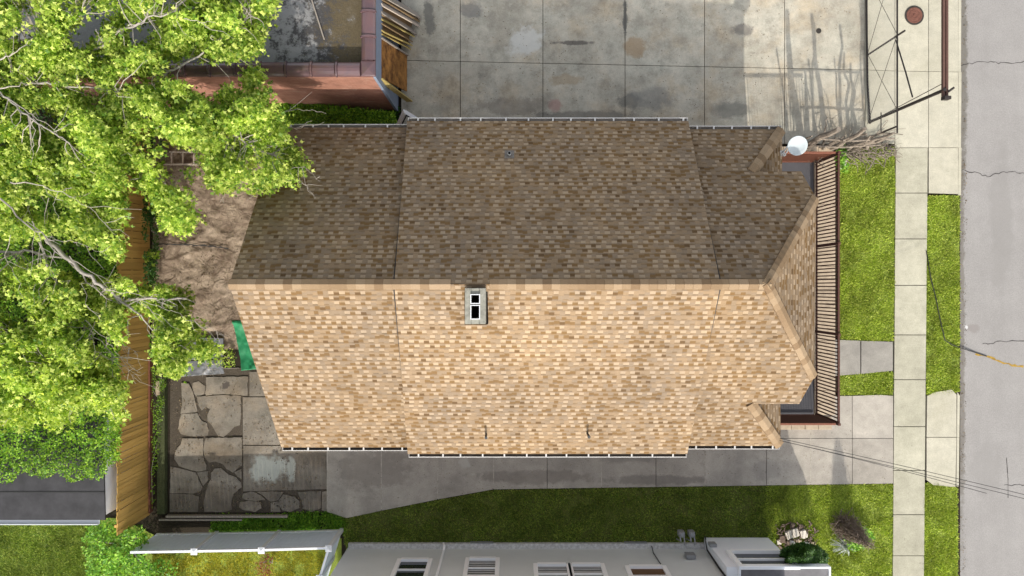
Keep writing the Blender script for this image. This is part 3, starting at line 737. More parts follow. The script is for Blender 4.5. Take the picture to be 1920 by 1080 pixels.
# roof vents
def vent(px, py, r=.05, h=.35, blackm=M_black):
    p = P(px, py, 5); Y = p.y
    for _ in range(6): z = zm(Y); Y = P(px, py, z+h).y
    z = zm(Y); X = P(px, py, z+h).x
    v = MB(); v.tube([(X, Y, z-.1), (X, Y, z+h)], r, 14); o = sub(v, 'vent_pipe', M_metalgrey, r2)
    v = MB(); v.lathe([(r*.8, 0), (r*.8, .004)], (X, Y, z+h+.002), 14); v2 = sub(v, 'vent_opening', M_black, r2)
    b = MB(); s = 1 if Y > 0 else -1; nn = nN if s > 0 else nS
    M_ = nn.to_track_quat('Z', 'Y').to_matrix(); b.box(Vector((X, Y, z+.012)), (.3, .34, .02), M=M_); sub(b, 'vent_flashing', M_gutgrey, r2)
vent(955, 287, .055, .22)
def hood(px, py):
    p = P(px, py, 3.75); z = zm(p.y)
    m_ = MB(); m_.tube([(p.x, p.y, z-.05), (p.x, p.y, z+.3), (p.x+.01, p.y-.03, z+.42)], [.035, .035, .05], 10)
    sub(m_, 'vent_pipe', M_cable, r2)
hood(912, 812); hood(1100, 810)
# thin dark strips along the lines where the roof sections meet
for x in (-3.37,):
    m_ = MB()
    for s in (1, -1): m_.bar((x+.08, RY, RZ+.0), (x-.09, s*5.3, zr(s*5.3)+.02), .025, .06)
    sub(m_, 'seam_strip', M_crack, r2); m_ = MB()
    for s in (1, -1): m_.bar((5.80, RY, RZ+.0), (5.83, s*5.2, zr(s*5.2)+.02), .03, .05)
    sub(m_, 'seam_strip', M_crack, r2)
# porch
pd = MB(); pd.box2((7.5, -4.75, 0), (11.3, 4.70, .43)); pd.build('porch_deck', M_slate, house)
def copstones(m, x0, y0, x1, y1, z0, z1, ax, st=.45):
    a, b = (x0, x1) if ax == 0 else (y0, y1); n = max(1, int((b-a)/st))
    for i in range(n):
        u0 = a+(b-a)*i/n+.006; u1 = a+(b-a)*(i+1)/n-.006; jz = random.uniform(-.006, .006)
        if ax == 0: m.box2((u0, y0, z0), (u1, y1, z1+jz))
        else: m.box2((x0, u0, z0), (x1, u1, z1+jz))
cpm = MB(); copstones(cpm, 11.32, -4.76, 12.1, 5.0, .38, .455, 1); copstones(cpm, 8.95, -5.3, 11.98, -4.84, .38, .45, 0); copstones(cpm, 8.95, 5.0, 11.98, 5.3, .38, .45, 0)
cpm.build('porch_coping', M_coping, house, bevel=.01)
pw = MB(); pw.box2((11.35, -5.2, -.08), (12.05, 5.2, .37)); pw.box2((8.95, -5.2, -.08), (11.35, -4.80, .37)); pw.box2((8.95, 4.72, -.08), (11.35, 5.15, .37)); pw.build('porch_base_wall', M_brickhouse, house)
# porch railings
def railing(name, a, b, z0, z1, n, posts, label, mat, red):
    root = empty(name, (a[0], a[1], z0), label, 'railing', 'iron railings around the porch')
    a = Vector(a); b = Vector(b); d = b-a
    for z, w_, nm, mm in ((z0+.06, .05, 'bottom_rail', mat), (z1, .07, 'top_rail', red)):
        m_ = MB(); m_.bar((a.x, a.y, z), (b.x, b.y, z), w_, w_); m_.build(nm, mm, root, bevel=.006)
    for i in range(n):
        t = (i+.5)/n; p = a+d*t; m_ = MB(); m_.bar((p.x, p.y, z0+.08), (p.x, p.y, z1-.03), .03, .042, up=(0, 1, 0)); m_.build('baluster', mat, root)
    for t in posts:
        p = a+d*t; m_ = MB(); m_.box2((p.x-.045, p.y-.045, z0), (p.x+.045, p.y+.045, z1+.08)); m_.build('post', mat, root, bevel=.008)
xE = P(1531, 0, .5).x; yN = P(0, 303, .5).y; yS = P(0, 778, .5).y
railing('porch_railing', (xE, yN, 0), (xE, yS, 0), .46, 2.22, 74, (0, .335, .67, 1), 'long dark iron railing along the street side of the porch, facing the front lawn', M_iron, M_iron)
railing('porch_railing', (9.0, yN, 0), (xE-.1, yN, 0), .46, 2.2, 22, (0,), 'short rust red iron railing on the porch side under the satellite dish', M_ironred, M_ironred)
railing('porch_railing', (9.0, yS, 0), (xE-.1, yS, 0), .46, 2.2, 24, (0,), 'short dark red iron railing on the porch side facing the driveway', M_iron, M_ironred)

# satellite dish
dc = P(1495, 273, 4.1)
dish = empty('satellite_dish', P(1470, 284, 3.6), 'white satellite dish on a bent arm at the front corner of the shingled roof', 'satellite dish')
Md = (Vector((-.12, -.28, 1)).normalized()).to_track_quat('Z', 'Y').to_matrix()
m = MB(); m.lathe([(.0, -.05), (.12, -.045), (.22, -.02), (.30, .022), (.312, .03), (.30, .034), (.22, -.008), (.12, -.032), (.005, -.038)], dc, 36, Md); m.build('reflector', M_dish, dish, smooth=True)
m = MB(); b0 = P(1467, 286, 3.55)
m.tube([b0, b0+Vector((.02, .1, .3)), dc+Vector((-.3, -.02, -.05)), dc+Vector((-.1, -.02, -.08))], .022, 10); m.tube([b0+Vector((.03, -.12, .05)), dc+Vector((-.25, -.1, -.04))], .018, 8)
m.build('mast_arm', M_white, dish, smooth=True)
m = MB(); m.box(b0+Vector((0, -.02, 0)), (.14, .18, .05), rz=.2); m.box(b0+Vector((.02, -.08, .07)), (.09, .12, .09), rz=.6); m.build('mount', M_gutter, dish, bevel=.01)

# ------------------------------------------------------------ wooden fence, mossy wall, bed
fx = P(281, 0).x; fy0 = P(0, 965).y; fy1 = P(0, 215).y
fence = empty('plank_fence', (fx, fy0, 0), 'tall golden plank fence running past the brown fabric and cracked patio', 'fence')
m = MB(); y = fy0; FH = 2.1
while y < fy1:
    wd = random.uniform(.128, .142); h = FH+random.uniform(-.025, .03); tl = random.gauss(0, .012); ln = -.03+random.gauss(0, .008)
    x = fx+random.uniform(-.004, .004)
    m.hull([(x, y, 0), (x, y+wd, 0), (x-.02, y+wd, 0), (x-.02, y, 0), (x+ln, y+tl-.05, h), (x+ln, y+wd+tl-.05, h), (x+ln-.02, y+wd+tl-.05, h), (x+ln-.02, y+tl-.05, h)],
           [(0, 3, 2, 1), (4, 5, 6, 7), (0, 1, 5, 4), (2, 3, 7, 6), (1, 2, 6, 5), (0, 4, 7, 3)])
    y += wd+random.uniform(.004, .012)
m.build('plank_panel', M_plank, fence)
for z in (.35, 1.1, 1.85):
    m = MB(); m.box2((fx-.09, fy0, z-.04), (fx-.05, fy1, z+.04)); m.build('rail', M_plank, fence)
y = fy0+.2
while y < fy1:
    m = MB(); m.box2((fx-.19, y, -.05), (fx-.095, y+.09, 2.0)); m.build('post', M_plank, fence); y += 2.4
m = MB(); m.box2((fx+.03, fy0+.1, -.08), (fx+.075, P(0, 660).y, .16)); m.build('kickboard', M_ironred, fence)
m = MB(); m.box2((P(298, 0).x, P(0, 962).y, -.09), (P(312, 0).x, P(0, 700).y, .14)); m.build('kerb', M_moss)
tag(bpy.data.objects['kerb'], 'long mossy concrete kerb beside the cracked patio', 'kerb')
m = MB(); m.box2((P(313.5, 0).x, P(0, 969).y, -.09), (P(540, 0).x, P(0, 965).y, .12)); m.box2((P(300, 0).x, P(0, 975).y, -.09), (P(455, 0).x, P(0, 972).y, .1))
tag(m.build('edging', M_plankgrey), 'weathered grey timber edging along the bottom of the cracked patio', 'edging')
m = MB(); a = P(282, 740, .2); m.box2((P(291, 0, .2).x, P(0, 741, .2).y, -.05), (P(299, 0, .2).x, P(0, 714, .2).y, .2))
tag(m.build('concrete_block', M_coping, bevel=.02), 'pale concrete block standing between the plank fence and mossy kerb', 'block')

# brown fabric with folds (real relief)
nx, ny = 90, 150; X0, Y0 = P(286, 655).xy; X1, Y1 = P(600, 236).xy
gx, gy = np.meshgrid(np.linspace(X0, X1, nx), np.linspace(Y0, Y1, ny))
rid = 1-np.abs(2*vnoise(gx*.9+gy*.5+40, gy*1.3-gx*.4+40, 4)-1)
zz = -.06+.075*rid**4+.035*vnoise(gx*3+5, gy*3+5, 3)
rid2 = 1-np.abs(2*vnoise(gx*2.2+90, gy*2.0+60, 3)-1); zz += .04*rid2**6
V = np.stack([gx, gy, zz], -1).reshape(-1, 3); idx = np.arange(nx*ny).reshape(ny, nx)
F = np.stack([idx[:-1, :-1], idx[:-1, 1:], idx[1:, 1:], idx[1:, :-1]], -1).reshape(-1, 4)
o = npmesh('landscape_fabric', V, F, M_fabric); o.data.polygons.foreach_set('use_smooth', [True]*len(F))
tag(o, 'crumpled brown landscape fabric spread over the back yard behind the shingled house', 'ground cloth')
def draped(name, poly, z, mat, label, cat, amp=.05, sc=2.0, n=40, sm=True, base=None):
    pts = [P(a, b, z) for a, b in poly]
    m_ = []
    for i in range(n+1):
        for j in range(n+1):
            u, v = i/n, j/n; p = (pts[0]*(1-u)+pts[1]*u)*(1-v)+(pts[3]*(1-u)+pts[2]*u)*v
            q = float(vnoise(p.x*sc+31, p.y*sc+17, 4)); p = p+Vector((0, 0, amp*(1-abs(2*q-1))**2)); m_.append(tuple(p))
    V = np.array(m_); idx = np.arange((n+1)**2).reshape(n+1, n+1)
    F = np.stack([idx[:-1, :-1], idx[:-1, 1:], idx[1:, 1:], idx[1:, :-1]], -1).reshape(-1, 4)
    o = npmesh(name, V, F, mat); o.data.polygons.foreach_set('use_smooth', [True]*len(F))
    md = o.modifiers.new('th', 'SOLIDIFY'); md.thickness = .012
    return tag(o, label, cat)
draped('sheet', [(350, 632), (419, 634), (418, 672), (345, 676)], .12, M_slabgrey, 'flat dark grey sheet lying on the brown fabric', 'sheet', .03, 1.0)
draped('sheet', [(340, 678), (418, 674), (422, 700), (338, 706)], .1, M_slabgrey, 'shiny pale grey sheet at the top edge of the cracked patio', 'sheet', .12, 1.4)
draped('tarp', [(438, 600), (470, 600), (500, 690), (456, 694)], .35, M_green, 'bright green tarp poking out from under the left roof edge', 'tarp', .2, 1.1)
lad = empty('ladder', P(315, 300, .3), 'bleached wooden ladder section lying on the brown fabric below the tree', 'ladder')
for yy in (285, 308):
    m = MB(); m.bar(P(300 if yy > 300 else 318, yy, .3), P(372, yy+.5, .3), .05, .08); m.build('side_rail', M_ladder, lad)
for xx in (322, 343, 364):
    m = MB(); m.bar(P(xx, 285, .3), P(xx, 308, .3), .05, .05); m.build('rung', M_ladder, lad)

# ------------------------------------------------------------ red brick garage
gar = empty('brick_garage', (-9, 7, 0), 'red painted brick garage with glazed coping tiles at the top left', 'garage')
gx1 = P(745, 0).x; gy0 = P(0, 207).y; gz = 4.4
m = MB(); m.box2((-17, gy0, -.09), (gx1, gy0+.3, gz)); m.box2((-17, gy0+9, -.09), (gx1, gy0+9.3, gz)); m.box2((-17, gy0+.3, -.09), (-16.7, gy0+9, gz)); m.box2((gx1-.3, gy0+.3, -.09), (gx1, gy0+9, gz))
m.build('wall', M_redwall, gar)
m = MB(); m.box2((gx1+.003, gy0-.02, -.05), (gx1+.03, gy0+9, gz-.02)); m.box2((gx1-.06, gy0-.045, 0.0), (gx1+.03, gy0-.02, gz-.02)); m.build('painted_side_panel', M_bluegrey, gar)
m = MB(); m.box2((-16.7, gy0+.3, gz-.5), (gx1-.3, gy0+9, gz-.35)); m.build('flat_roof', M_flatroof, gar)
m = MB(); m.box2((-16.7, gy0+.3, gz-.35), (gx1-.3, gy0+.42, gz-.12)); m.box2((gx1-.42, gy0+.42, gz-.35), (gx1-.3, gy0+9, gz-.12)); m.build('roof_upstand', M_tarroof, gar)
m = MB(); m.bar(P(575, -30, gz-.3), P(608, 74, gz-.3),   .04, .04); m.build('roof_seam_strip', M_plankgrey, gar)
def copt(m, a, b, horizontal):
    n = 8; w_ = .46; half = w_/2
    prof = []
    for k in range(n+1):
        t = math.pi*k/n; prof.append((-half*math.cos(t), .03+.15*math.sin(t)))
    for (u0, u1, ex) in ((a, b-(.07 if b > a else -.07), 0), (b-(.07 if b > a else -.07), b, .04)):
        i0 = len(m.v)
        for u in (u0, u1):
            for (q, z) in prof: m.v.append((u, q*(1+ex*3), z+ex) if horizontal else (q*(1+ex*3), u, z+ex))
        for k in range(n):
            m.f.append((i0+k, i0+k+1, i0+n+1+k+1, i0+n+1+k)); m.uv.append(None)
        m.f.append(tuple(i0+k for k in range(n+1))); m.uv.append(None); m.f.append(tuple(i0+n+1+k for k in range(n+1))); m.uv.append(None)
m = MB(); x = gx1-.42
while x > -17.2: copt(m, x, x-.78, True); x -= .8
for i in range(len(m.v)): v = m.v[i]; m.v[i] = (v[0], v[1]+gy0+.15, v[2]+gz-.04)
m2 = MB(); y = gy0+.42
while y < gy0+9.3: copt(m2, y, y+.78, False); y += .8
k0 = len(m.v)
m.v += [(v[0]+gx1-.17, v[1], v[2]+gz-.04) for v in m2.v]; m.f += [tuple(i+k0 for i in f) for f in m2.f]; m.uv += m2.uv
m.hull([(gx1-.42, gy0-.08, gz), (gx1+.06, gy0-.08, gz), (gx1+.06, gy0+.42, gz), (gx1-.42, gy0+.42, gz), (gx1-.38, gy0-.05, gz+.06), (gx1-.17, gy0+.15, gz+.1), (gx1+.04, gy0+.4, gz+.06), (gx1-.4, gy0+.4, gz+.06), (gx1+.03, gy0-.05, gz+.04)],
       [(0, 1, 8, 4), (1, 2, 6, 8), (2, 3, 7, 6), (3, 0, 4, 7), (4, 8, 5), (8, 6, 5), (6, 7, 5), (7, 4, 5)])
o = m.build('coping_tiles', M_coptile, gar, bevel=.012)
# scrap lumber against its side
def scrap(pa, za, pb, zb, w_, th, mat, label, nm='scrap_board', cat='board'):
    m_ = MB(); a = P(*pa, za); b = P(*pb, zb); m_.bar(a, b, w_*1.9, th); o = m_.build(nm, mat); tag(o, label, cat, 'scrap lumber leaning on the garage'); return o
SC = [((713, 26), 3.3, (770, 56), .04, .12, M_plankdark, 'dark weathered board between the grey ones of the lumber pile'),
      ((713, 62), 3.3, (767, 90), .1, .1, M_plankyel, 'yellow board just above the stained plywood'),
      ((714, -4), 3.35, (785, 38), .1, .1, M_plankdark, 'thin dark board between the two uppermost lumber boards'),
      ((714, -12), 3.35, (786, 30), .05, .16, M_plankgrey, 'grey scrap board at the very top of the lumber pile'),
      ((714, 6), 3.35, (784, 46), .06, .14, M_ladder, 'pale bleached board second from the top of the lumber pile'),
      ((713, 20), 3.35, (778, 60), .05, .16, M_plankgrey, 'broad grey board crossing the upper lumber pile'),
      ((713, 34), 3.35, (774, 66), .12, .10, M_plankyel, 'thin yellow board in the upper lumber pile'),
      ((715, 44), 3.35, (766, 74), .1, .2, M_plankdark, 'dark brown board between two yellow boards of the lumber pile'),
      ((714, 56), 3.35, (768, 82), .2, .15, M_plankyel, 'broad yellow board in the middle of the lumber pile'),
      ((715, 72), 3.35, (764, 104), .15, .07, M_plankgrey, 'narrow grey board along the top of the stained plywood'),
      ((712, 148), 3.35, (768, 190), .05, .12, M_plankyel, 'lowest yellowish board leaning below the stained plywood')]
for pa, za, pb, zb, w_, mt, lb in SC: scrap(pa, za, pb, zb, w_, .04, mt, lb)
m = MB()
q = [P(714, 0, 3.2), P(714, 66, 3.2), P(763, 84, .1), P(772, 44, .1)]; th = Vector((.03, 0, .03))
m.hull(q+[p+th for p in q], [(0, 1, 2, 3), (4, 7, 6, 5), (0, 4, 5, 1), (1, 5, 6, 2), (2, 6, 7, 3), (3, 7, 4, 0)])
tag(m.build('plywood_sheet', M_plankdark), 'dark brown board sheet hidden under the crossing lumber beside the garage', 'plywood')
m = MB()
q = [P(714, 70, 3.3), P(714, 147, 3.3), P(762, 172, .15), P(762, 104, .15)]; th = Vector((.03, 0, .03))
m.hull(q+[p+th for p in q], [(0, 1, 2, 3), (4, 7, 6, 5), (0, 4, 5, 1), (1, 5, 6, 2), (2, 6, 7, 3), (3, 7, 4, 0)])
tag(m.build('plywood_sheet', M_ply), 'stained orange brown plywood sheet leaning on the blue grey garage side', 'plywood')
# white frame propped by the eave
fr = empty('window_frame', P(758, 230, .8), 'white discarded window frame propped between the garage corner and the roof eave', 'frame')
m = MB(); m.bar(P(746, 236, 1.2), P(759, 209, 2.2), .16, .05); m.build('long_side', M_white, fr)
m = MB(); m.bar(P(759, 209, 2.2), P(786, 226, 2.4), .12, .05); m.build('short_side', M_white, fr)
m = MB(); m.bar(P(752, 236, .4), P(762, 216, 1.7), .04, .04); m.bar(P(762, 216, 1.7), P(780, 228, 1.7), .04, .04); m.build('inner_bead', M_cable, fr)

# ------------------------------------------------------------ shed at left bottom
sz = 2.6
shed = empty('shed', P(60, 940), 'low shed with a flat black tarred roof half covered by the ivy hedge', 'shed')
sx1, sy1 = P(197, 975, sz).xy
m = MB(); m.box2((-22, sy1+.05, -.09), (sx1-.2, sy1+5, sz-.1)); m.build('wall', M_siding2, shed)
m = MB(); m.hull([(-22.3, sy1, sz-.06), (sx1, sy1, sz-.06), (sx1, sy1+5, sz+.15), (-22.3, sy1+5, sz+.15), (-22.3, sy1, sz), (sx1, sy1, sz), (sx1, sy1+5, sz+.21), (-22.3, sy1+5, sz+.21)],
              [(0, 3, 2, 1), (4, 5, 6, 7), (0, 1, 5, 4), (1, 2, 6, 5), (2, 3, 7, 6), (3, 0, 4, 7)]); m.build('roof', M_tarroof, shed)
m = MB(); m.box2((-22.3, sy1+.95, sz+.035), (sx1, sy1+.99, sz+.055)); m.build('roof_seam', M_cable, shed)
m = MB(); m.box2((-22.3, sy1-.17, sz-.12), (sx1-.25, sy1-.15, sz-.0)); m.box2((-22.3, sy1-.15, sz-.12), (sx1-.25, sy1-.02, sz-.1)); m.build('gutter', M_white, shed)

# ------------------------------------------------------------ white vinyl fence
vf = empty('vinyl_fence', P(641, 996), 'white vinyl privacy fence along the bottom left beside the grey house', 'fence')
vp = [P(318, 1000), P(407, 998.5), P(524, 996.5), P(641, 993), P(625, 1045), P(600, 1130)]; VH = 1.83
for i in range(len(vp)-1):
    a, b = vp[i], vp[i+1]
    if i == 0: a = P(295, 1000.5)
    m = MB(); n = max(2, int((b-a).length/.16))
    for k in range(n):
        p0 = a+(b-a)*(k/n); p1 = a+(b-a)*((k+1)/n-.008/(b-a).length); m.bar(p0+Vector((0, 0, VH/2)), p1+Vector((0, 0, VH/2)), .02, VH-.16)
    m.build('panel', M_vinyl, vf)
    for z, h in ((.1, .14), (VH-.02, .1)):
        m = MB(); m.bar(a+Vector((0, 0, z)), b+Vector((0, 0, z)), .085 if z > 1 else .055, h); m.build('rail', M_white, vf, bevel=.005)
for p in vp[1:5]:
    m = MB(); m.box2((p.x-.065, p.y-.065, 0), (p.x+.065, p.y+.065, VH+.03)); o = m.build('post', M_white, vf)
    m = MB(); m.hull([(p.x+sx*.115, p.y+sy_*.115, VH+z) for z in (.035, .065) for sx, sy_ in ((-1, -1), (1, -1), (1, 1), (-1, 1))]+[(p.x, p.y, VH+.11)], [(3, 2, 1, 0), (0, 1, 5, 4), (1, 2, 6, 5), (2, 3, 7, 6), (3, 0, 4, 7), (4, 5, 8), (5, 6, 8), (6, 7, 8), (7, 4, 8)])
    sub(m, 'post_cap', M_white, o)
    o.children[0].matrix_parent_inverse = Matrix.Identity(4); o.children[0].location = (0, 0, 0)

# ------------------------------------------------------------ grey neighbouring house
nb = empty('grey_house', P(1000, 1030), 'grey sided neighbouring house along the bottom edge, with white framed windows', 'house')
ny = P(0, 1027).y; nx0 = P(652, 0).x; nx1 = P(1415, 0).x; NZ = 4.6; nby = P(0, 1008).y
m = MB(); m.box2((nx0, ny-7, -.08), (nx1, ny, NZ)); m.build('wall', M_siding, nb)
m = MB(); m.box2((P(1320, 0).x, ny+.003, .0), (P(1440, 0).x, nby, 2.75)); m.box2((nx1+.003, ny-3.5, 0), (P(1440, 0).x, ny+.003, 2.75)); m.build('bay_wall', M_siding2, nb)
m = MB(); m.box2((nx0+.05, ny+.003, -.08), (P(1319, 0).x, ny+.2, .12)); m.build('stone_footing', M_stone, nb)
for x0, x1 in ((882, 925), (1170, 1212)):
    m = MB(); m.box2((P(x0, 0).x, ny+.201, -.02), (P(x1, 0).x, ny+.24, .13)); m.build('basement_vent', M_metalgrey, nb)
m = MB()   # main roof, mostly outside the frame
e = ny+.12
m.hull([(nx0-.3, e, NZ-.02), (nx1+.1, e, NZ-.02), (nx1+.1, ny-3.5, NZ+1.2), (nx0-.3, ny-3.5, NZ+1.2), (nx0-.3, e, NZ+.1), (nx1+.1, e, NZ+.1), (nx1+.1, ny-3.5, NZ+1.35), (nx0-.3, ny-3.5, NZ+1.35)],
       [(0, 3, 2, 1), (4, 5, 6, 7), (0, 1, 5, 4), (1, 2, 6, 5), (2, 3, 7, 6), (3, 0, 4, 7)])
m.hull([(nx0-.3, ny-7.2, NZ-.02), (nx1+.1, ny-7.2, NZ-.02), (nx1+.1, ny-3.5, NZ+1.2), (nx0-.3, ny-3.5, NZ+1.2), (nx0-.3, ny-7.2, NZ+.1), (nx1+.1, ny-7.2, NZ+.1), (nx1+.1, ny-3.5, NZ+1.35), (nx0-.3, ny-3.5, NZ+1.35)],
       [(0, 1, 2, 3), (4, 7, 6, 5), (0, 4, 5, 1), (1, 5, 6, 2), (3, 2, 6, 7), (0, 3, 7, 4)])
m.build('roof', M_tarroof, nb)
# windows: pixel edge of window head at some height
def nwin(pxl, pxr, ptop, z1base, h, glass, blinds):
    # ptop: pixel row of the sill (lower edge seen first)
    z = CAMH-(abs(ny)/((ptop-540)*K)); sc = (CAMH-z)*K
    x0 = (pxl-960)*sc; x1 = (pxr-960)*sc
    o = win((x0+x1)/2, ny, z+.1, z+.1+h, (x1-x0)-.18, 'N', nb, None, glass)
    if blinds:
        b = MB(); k = z+.2
        while k < z+h: b.box2((x0+.1, ny+.009, k), (x1-.1, ny+.02, k+.05)); k += .15
        sub(b, 'blind_slats', M_gutter, o)
nwin(748, 808, 1052, 0, 1.5, M_glass, False); nwin(876, 934, 1050, 0, 1.4, M_glass, True); nwin(1003, 1066, 1061, 0, 1.3, M_glass, True); nwin(1068, 1130, 1061, 0, 1.3, M_glass, True); nwin(1175, 1246, 1065, 0, 1.3, M_blind, False)
z = CAMH-(abs(nby)/((1038-540)*K)); sc = (CAMH-z)*K
win((1417-960)*sc, nby, z+.05, z+1.2, (1465-1368)*sc-.1, 'N', nb, None, M_glass, .1)
# downspout, conduits, meters
m = MB(); m.tube([P(832, 1016, .1)+Vector((0, -.05, 0)), P(833, 1024, .35), Vector((P(832, 0, .4).x, ny+.07, .5)), Vector((P(826, 0, 4.2).x-.3, ny+.07, 4.4))], .045, 8); m.build('downspout', M_frame, nb)
m = MB(); m.tube([P(1222, 1024, .15), Vector((P(1224, 0, .5).x, ny+.04, .6)), Vector((P(1245, 0, 2).x, ny+.04, 2.4))], .018, 6)
m.tube([P(1322, 1006, .1), Vector((P(1319, 0).x-.0, ny+.1, .5)), Vector((P(1318, 0).x, ny+.06, 2.0)), Vector((P(1318, 0).x, ny+.06, 4.4))], .03, 8); m.build('conduit', M_cable, nb)
m = MB(); m.box((P(1294, 1033, 1).x, ny+.1, 1.0), (.35, .14, .35)); m.build('utility_box', M_metalgrey, nb, bevel=.02)
m = MB(); m.box((P(1338, 1024, 1).x, nby+.06, .85), (.26, .12, .3)); m.build('utility_box', M_metalgrey, nb, bevel=.02)
for i, xx in enumerate((1277, 1296)):
    g = empty('gas_meter', P(xx, 1003, .2), ('gas meter on the left of the pair by the grey wall', 'gas meter on the right of the pair by the grey wall')[i], 'meter', 'gas meters')
    m = MB(); c = P(xx, 1000, .55); m.box(c, (.22, .2, .3)); m.lathe([(.1, 0), (.1, .05), (.06, .07)], c+Vector((0, 0, .15)), 14); m.build('body', M_metalgrey, g, bevel=.03)
    m = MB(); m.tube([c+Vector((-.07, 0, .1)), c+Vector((-.07, -.2, .25)), c+Vector((-.07, -.35, -.4))], .025, 8); m.tube([c+Vector((.07, 0, .1)), c+Vector((.07, -.2, .25)), c+Vector((.07, -.35, .25))], .025, 8); m.build('pipe', M_metalgrey, g)
# porch roof at the right end
z = 2.95; a = P(1386, 1063, z); b = P(1558, 1063, z)
pr = MB(); pr.box2((a.x+.06, a.y-3, z-.2), (b.x-.06, a.y-.06, z-.06)); pr.build('porch_roof', M_porchroof, nb)
pr = MB(); pr.box2((a.x, a.y-.06, z-.26), (b.x, a.y, z)); pr.box2((b.x-.06, a.y-3, z-.26), (b.x, a.y-.06, z)); pr.box2((a.x, a.y-3, z-.26), (a.x+.06, a.y-.06, z)); pr.build('porch_roof_edge', M_siding2, nb)
for xx in (b.x-.15,):
    m = MB(); m.box2((xx-.06, a.y-.3, 0), (xx+.06, a.y-.18, z-.26)); m.build('porch_post', M_white, nb)
win(nx0, ny-3, 1.2, 2.5, 1.0, 'W', nb); win(nx1, ny-5, 2.9, 4.0, 1.0, 'E', nb)

# ------------------------------------------------------------ gate structure, top right
gt = empty('chain_link_gate', P(1630, 230), 'black framed chain link gate standing across the concrete drive at top right', 'gate')
gX = P(1624, 0).x; gY0 = P(0, 233).y; gY1 = P(0, -90).y; GH = 2.1
m = MB(); m.tube([(gX+.1, gY0, .1), (gX, P(0, 160).y, .1), (gX-.03, P(0, 60).y, .1), (gX-.05, gY1, .1)], .04, 8); m.build('bottom_rail', M_gate, gt)
m = MB(); m.tube([(gX, P(0, 268).y-.1, GH), (gX-.0, gY1, GH)], .03, 8); m.build('top_rail', M_gate, gt)
for yy in (103, -40):
    m = MB(); p = P(1627, yy); m.tube([(p.x, p.y, 0), (p.x, p.y, 2.45)], .035, 8); m.build('post', M_gate, gt)
m = MB()
ya, yb, yc = gY0, P(0, 103).y, P(0, -40).y
for y0_, y1_ in ((ya, yb), (yb, yc)):
    m.tube([(gX, y0_, .1), (gX, y1_, GH)], .009, 5); m.tube([(gX, y1_, .1), (gX, y0_, GH)], .009, 5)
m.build('cross_wires', M_gate, gt)
m = MB(); stp = .12; y = ya-GH
while y < gY1:
    for dr_ in (1, -1):
        y0_, z0_, y1_, z1_ = (y, .1, y+GH, GH) if dr_ > 0 else (y+GH, .1, y, GH)
        # clip at the gate's ends
        def cl(y0_, z0_, y1_, z1_):
            pts = []
            for (p, q) in (((y0_, z0_), (y1_, z1_)), ((y1_, z1_), (y0_, z0_))):
                t = 0
                if p[0] < ya: t = (ya-p[0])/(q[0]-p[0])
                if p[0] > gY1: t = (p[0]-gY1)/(p[0]-q[0])
                if t > 1: return None
                pts.append((p[0]+(q[0]-p[0])*t, p[1]+(q[1]-p[1])*t))
            return pts
        c_ = cl(y0_, z0_, y1_, z1_)
        if c_ and abs(c_[0][0]-c_[1][0]) > .02: m.tube([(gX+.01*dr_, c_[0][0], c_[0][1]), (gX+.01*dr_, c_[1][0], c_[1][1])], .0022, 3, caps=False)
    y += stp
m.build('wire_mesh', M_wire, gt)
m = MB(); p = P(1657, 262); m.tube([(gX, P(0, 262).y, 1.05), (gX, P(0, 224).y, 1.05)], .02, 6); m.tube([P(1622, 262), P(1622, 262)+Vector((0, 0, GH))], .035, 8); m.build('end_post', M_gate, gt)
# overhead frame
of = empty('gate_gantry', P(1630, 228), 'tall steel post frame with a brown overhead beam above the gate', 'gate frame')
A = P(1630, 229); TZ = 4.6; T = P(1772, 168, TZ)
m = MB(); m.tube([A, T], .055, 10); m.build('post', M_gate, of)
m = MB(); A2 = P(1640, 224, .5); m.tube([A2, P(1765, 158, TZ)], .014, 6); m.build('stay_cable', M_gate, of)
m = MB(); m.tube([P(1680, 76, GH), P(1698, 135, 2.6), P(1711, 182, 2.9)], .025, 8); m.build('brace', M_gate, of)
xb = P(1774, 0, TZ).x
m = MB(); m.box2((xb-.085, P(0, 182, TZ).y, TZ-.11), (xb-.02, P(0, -90, TZ).y, TZ-.02)); m.box2((xb+.02, P(0, 182, TZ).y, TZ-.11), (xb+.085, P(0, -90, TZ).y, TZ-.02)); m.box2((xb-.02, P(0, 180, TZ).y, TZ-.10), (xb+.02, P(0, -90, TZ).y, TZ-.06)); m.build('beam', M_beam, of)
m = MB(); m.box(P(1774, 184, TZ), (.2, .1, .2)); m.build('end_bracket', M_gate, of)
m = MB(); m.tube([P(1778, 172, TZ), P(1789, 164, TZ+.05)], .035, 8); m.build('end_pin', M_gate, of)
# far post of the frame, outside the frame
m = MB(); B_ = P(1630, -95); m.tube([B_, P(1772, -110, TZ)], .055, 10); m.build('post', M_gate, of)
# manhole cover
mh = P(1714, 29)
mo = empty('manhole_cover', mh, 'round rusty manhole cover in the pale concrete between gate and beam', 'manhole cover')
m = MB(); m.lathe([(.36, .001), (.37, .012), (.345, .02), (.30, .014)], mh, 32); m.build('rim', M_gutin, mo)
m = MB(); m.lathe([(.30, .01), (.30, .028), (.25, .03), (.235, .022), (.21, .022), (.20, .03), (.11, .03), (.10, .024), (.05, .024), (.045, .04), (.0, .042)], mh, 32); m.build('lid', M_rustlid, mo, smooth=False)
m = MB(); mh2 = P(1535, 58); m.lathe([(.10, .001), (.1, .012), (.07, .014), (.06, .006)], mh2, 20); tag(m.build('drain_cap', M_gutin), 'small round drain cap in the sunlit concrete pad', 'drain cap')

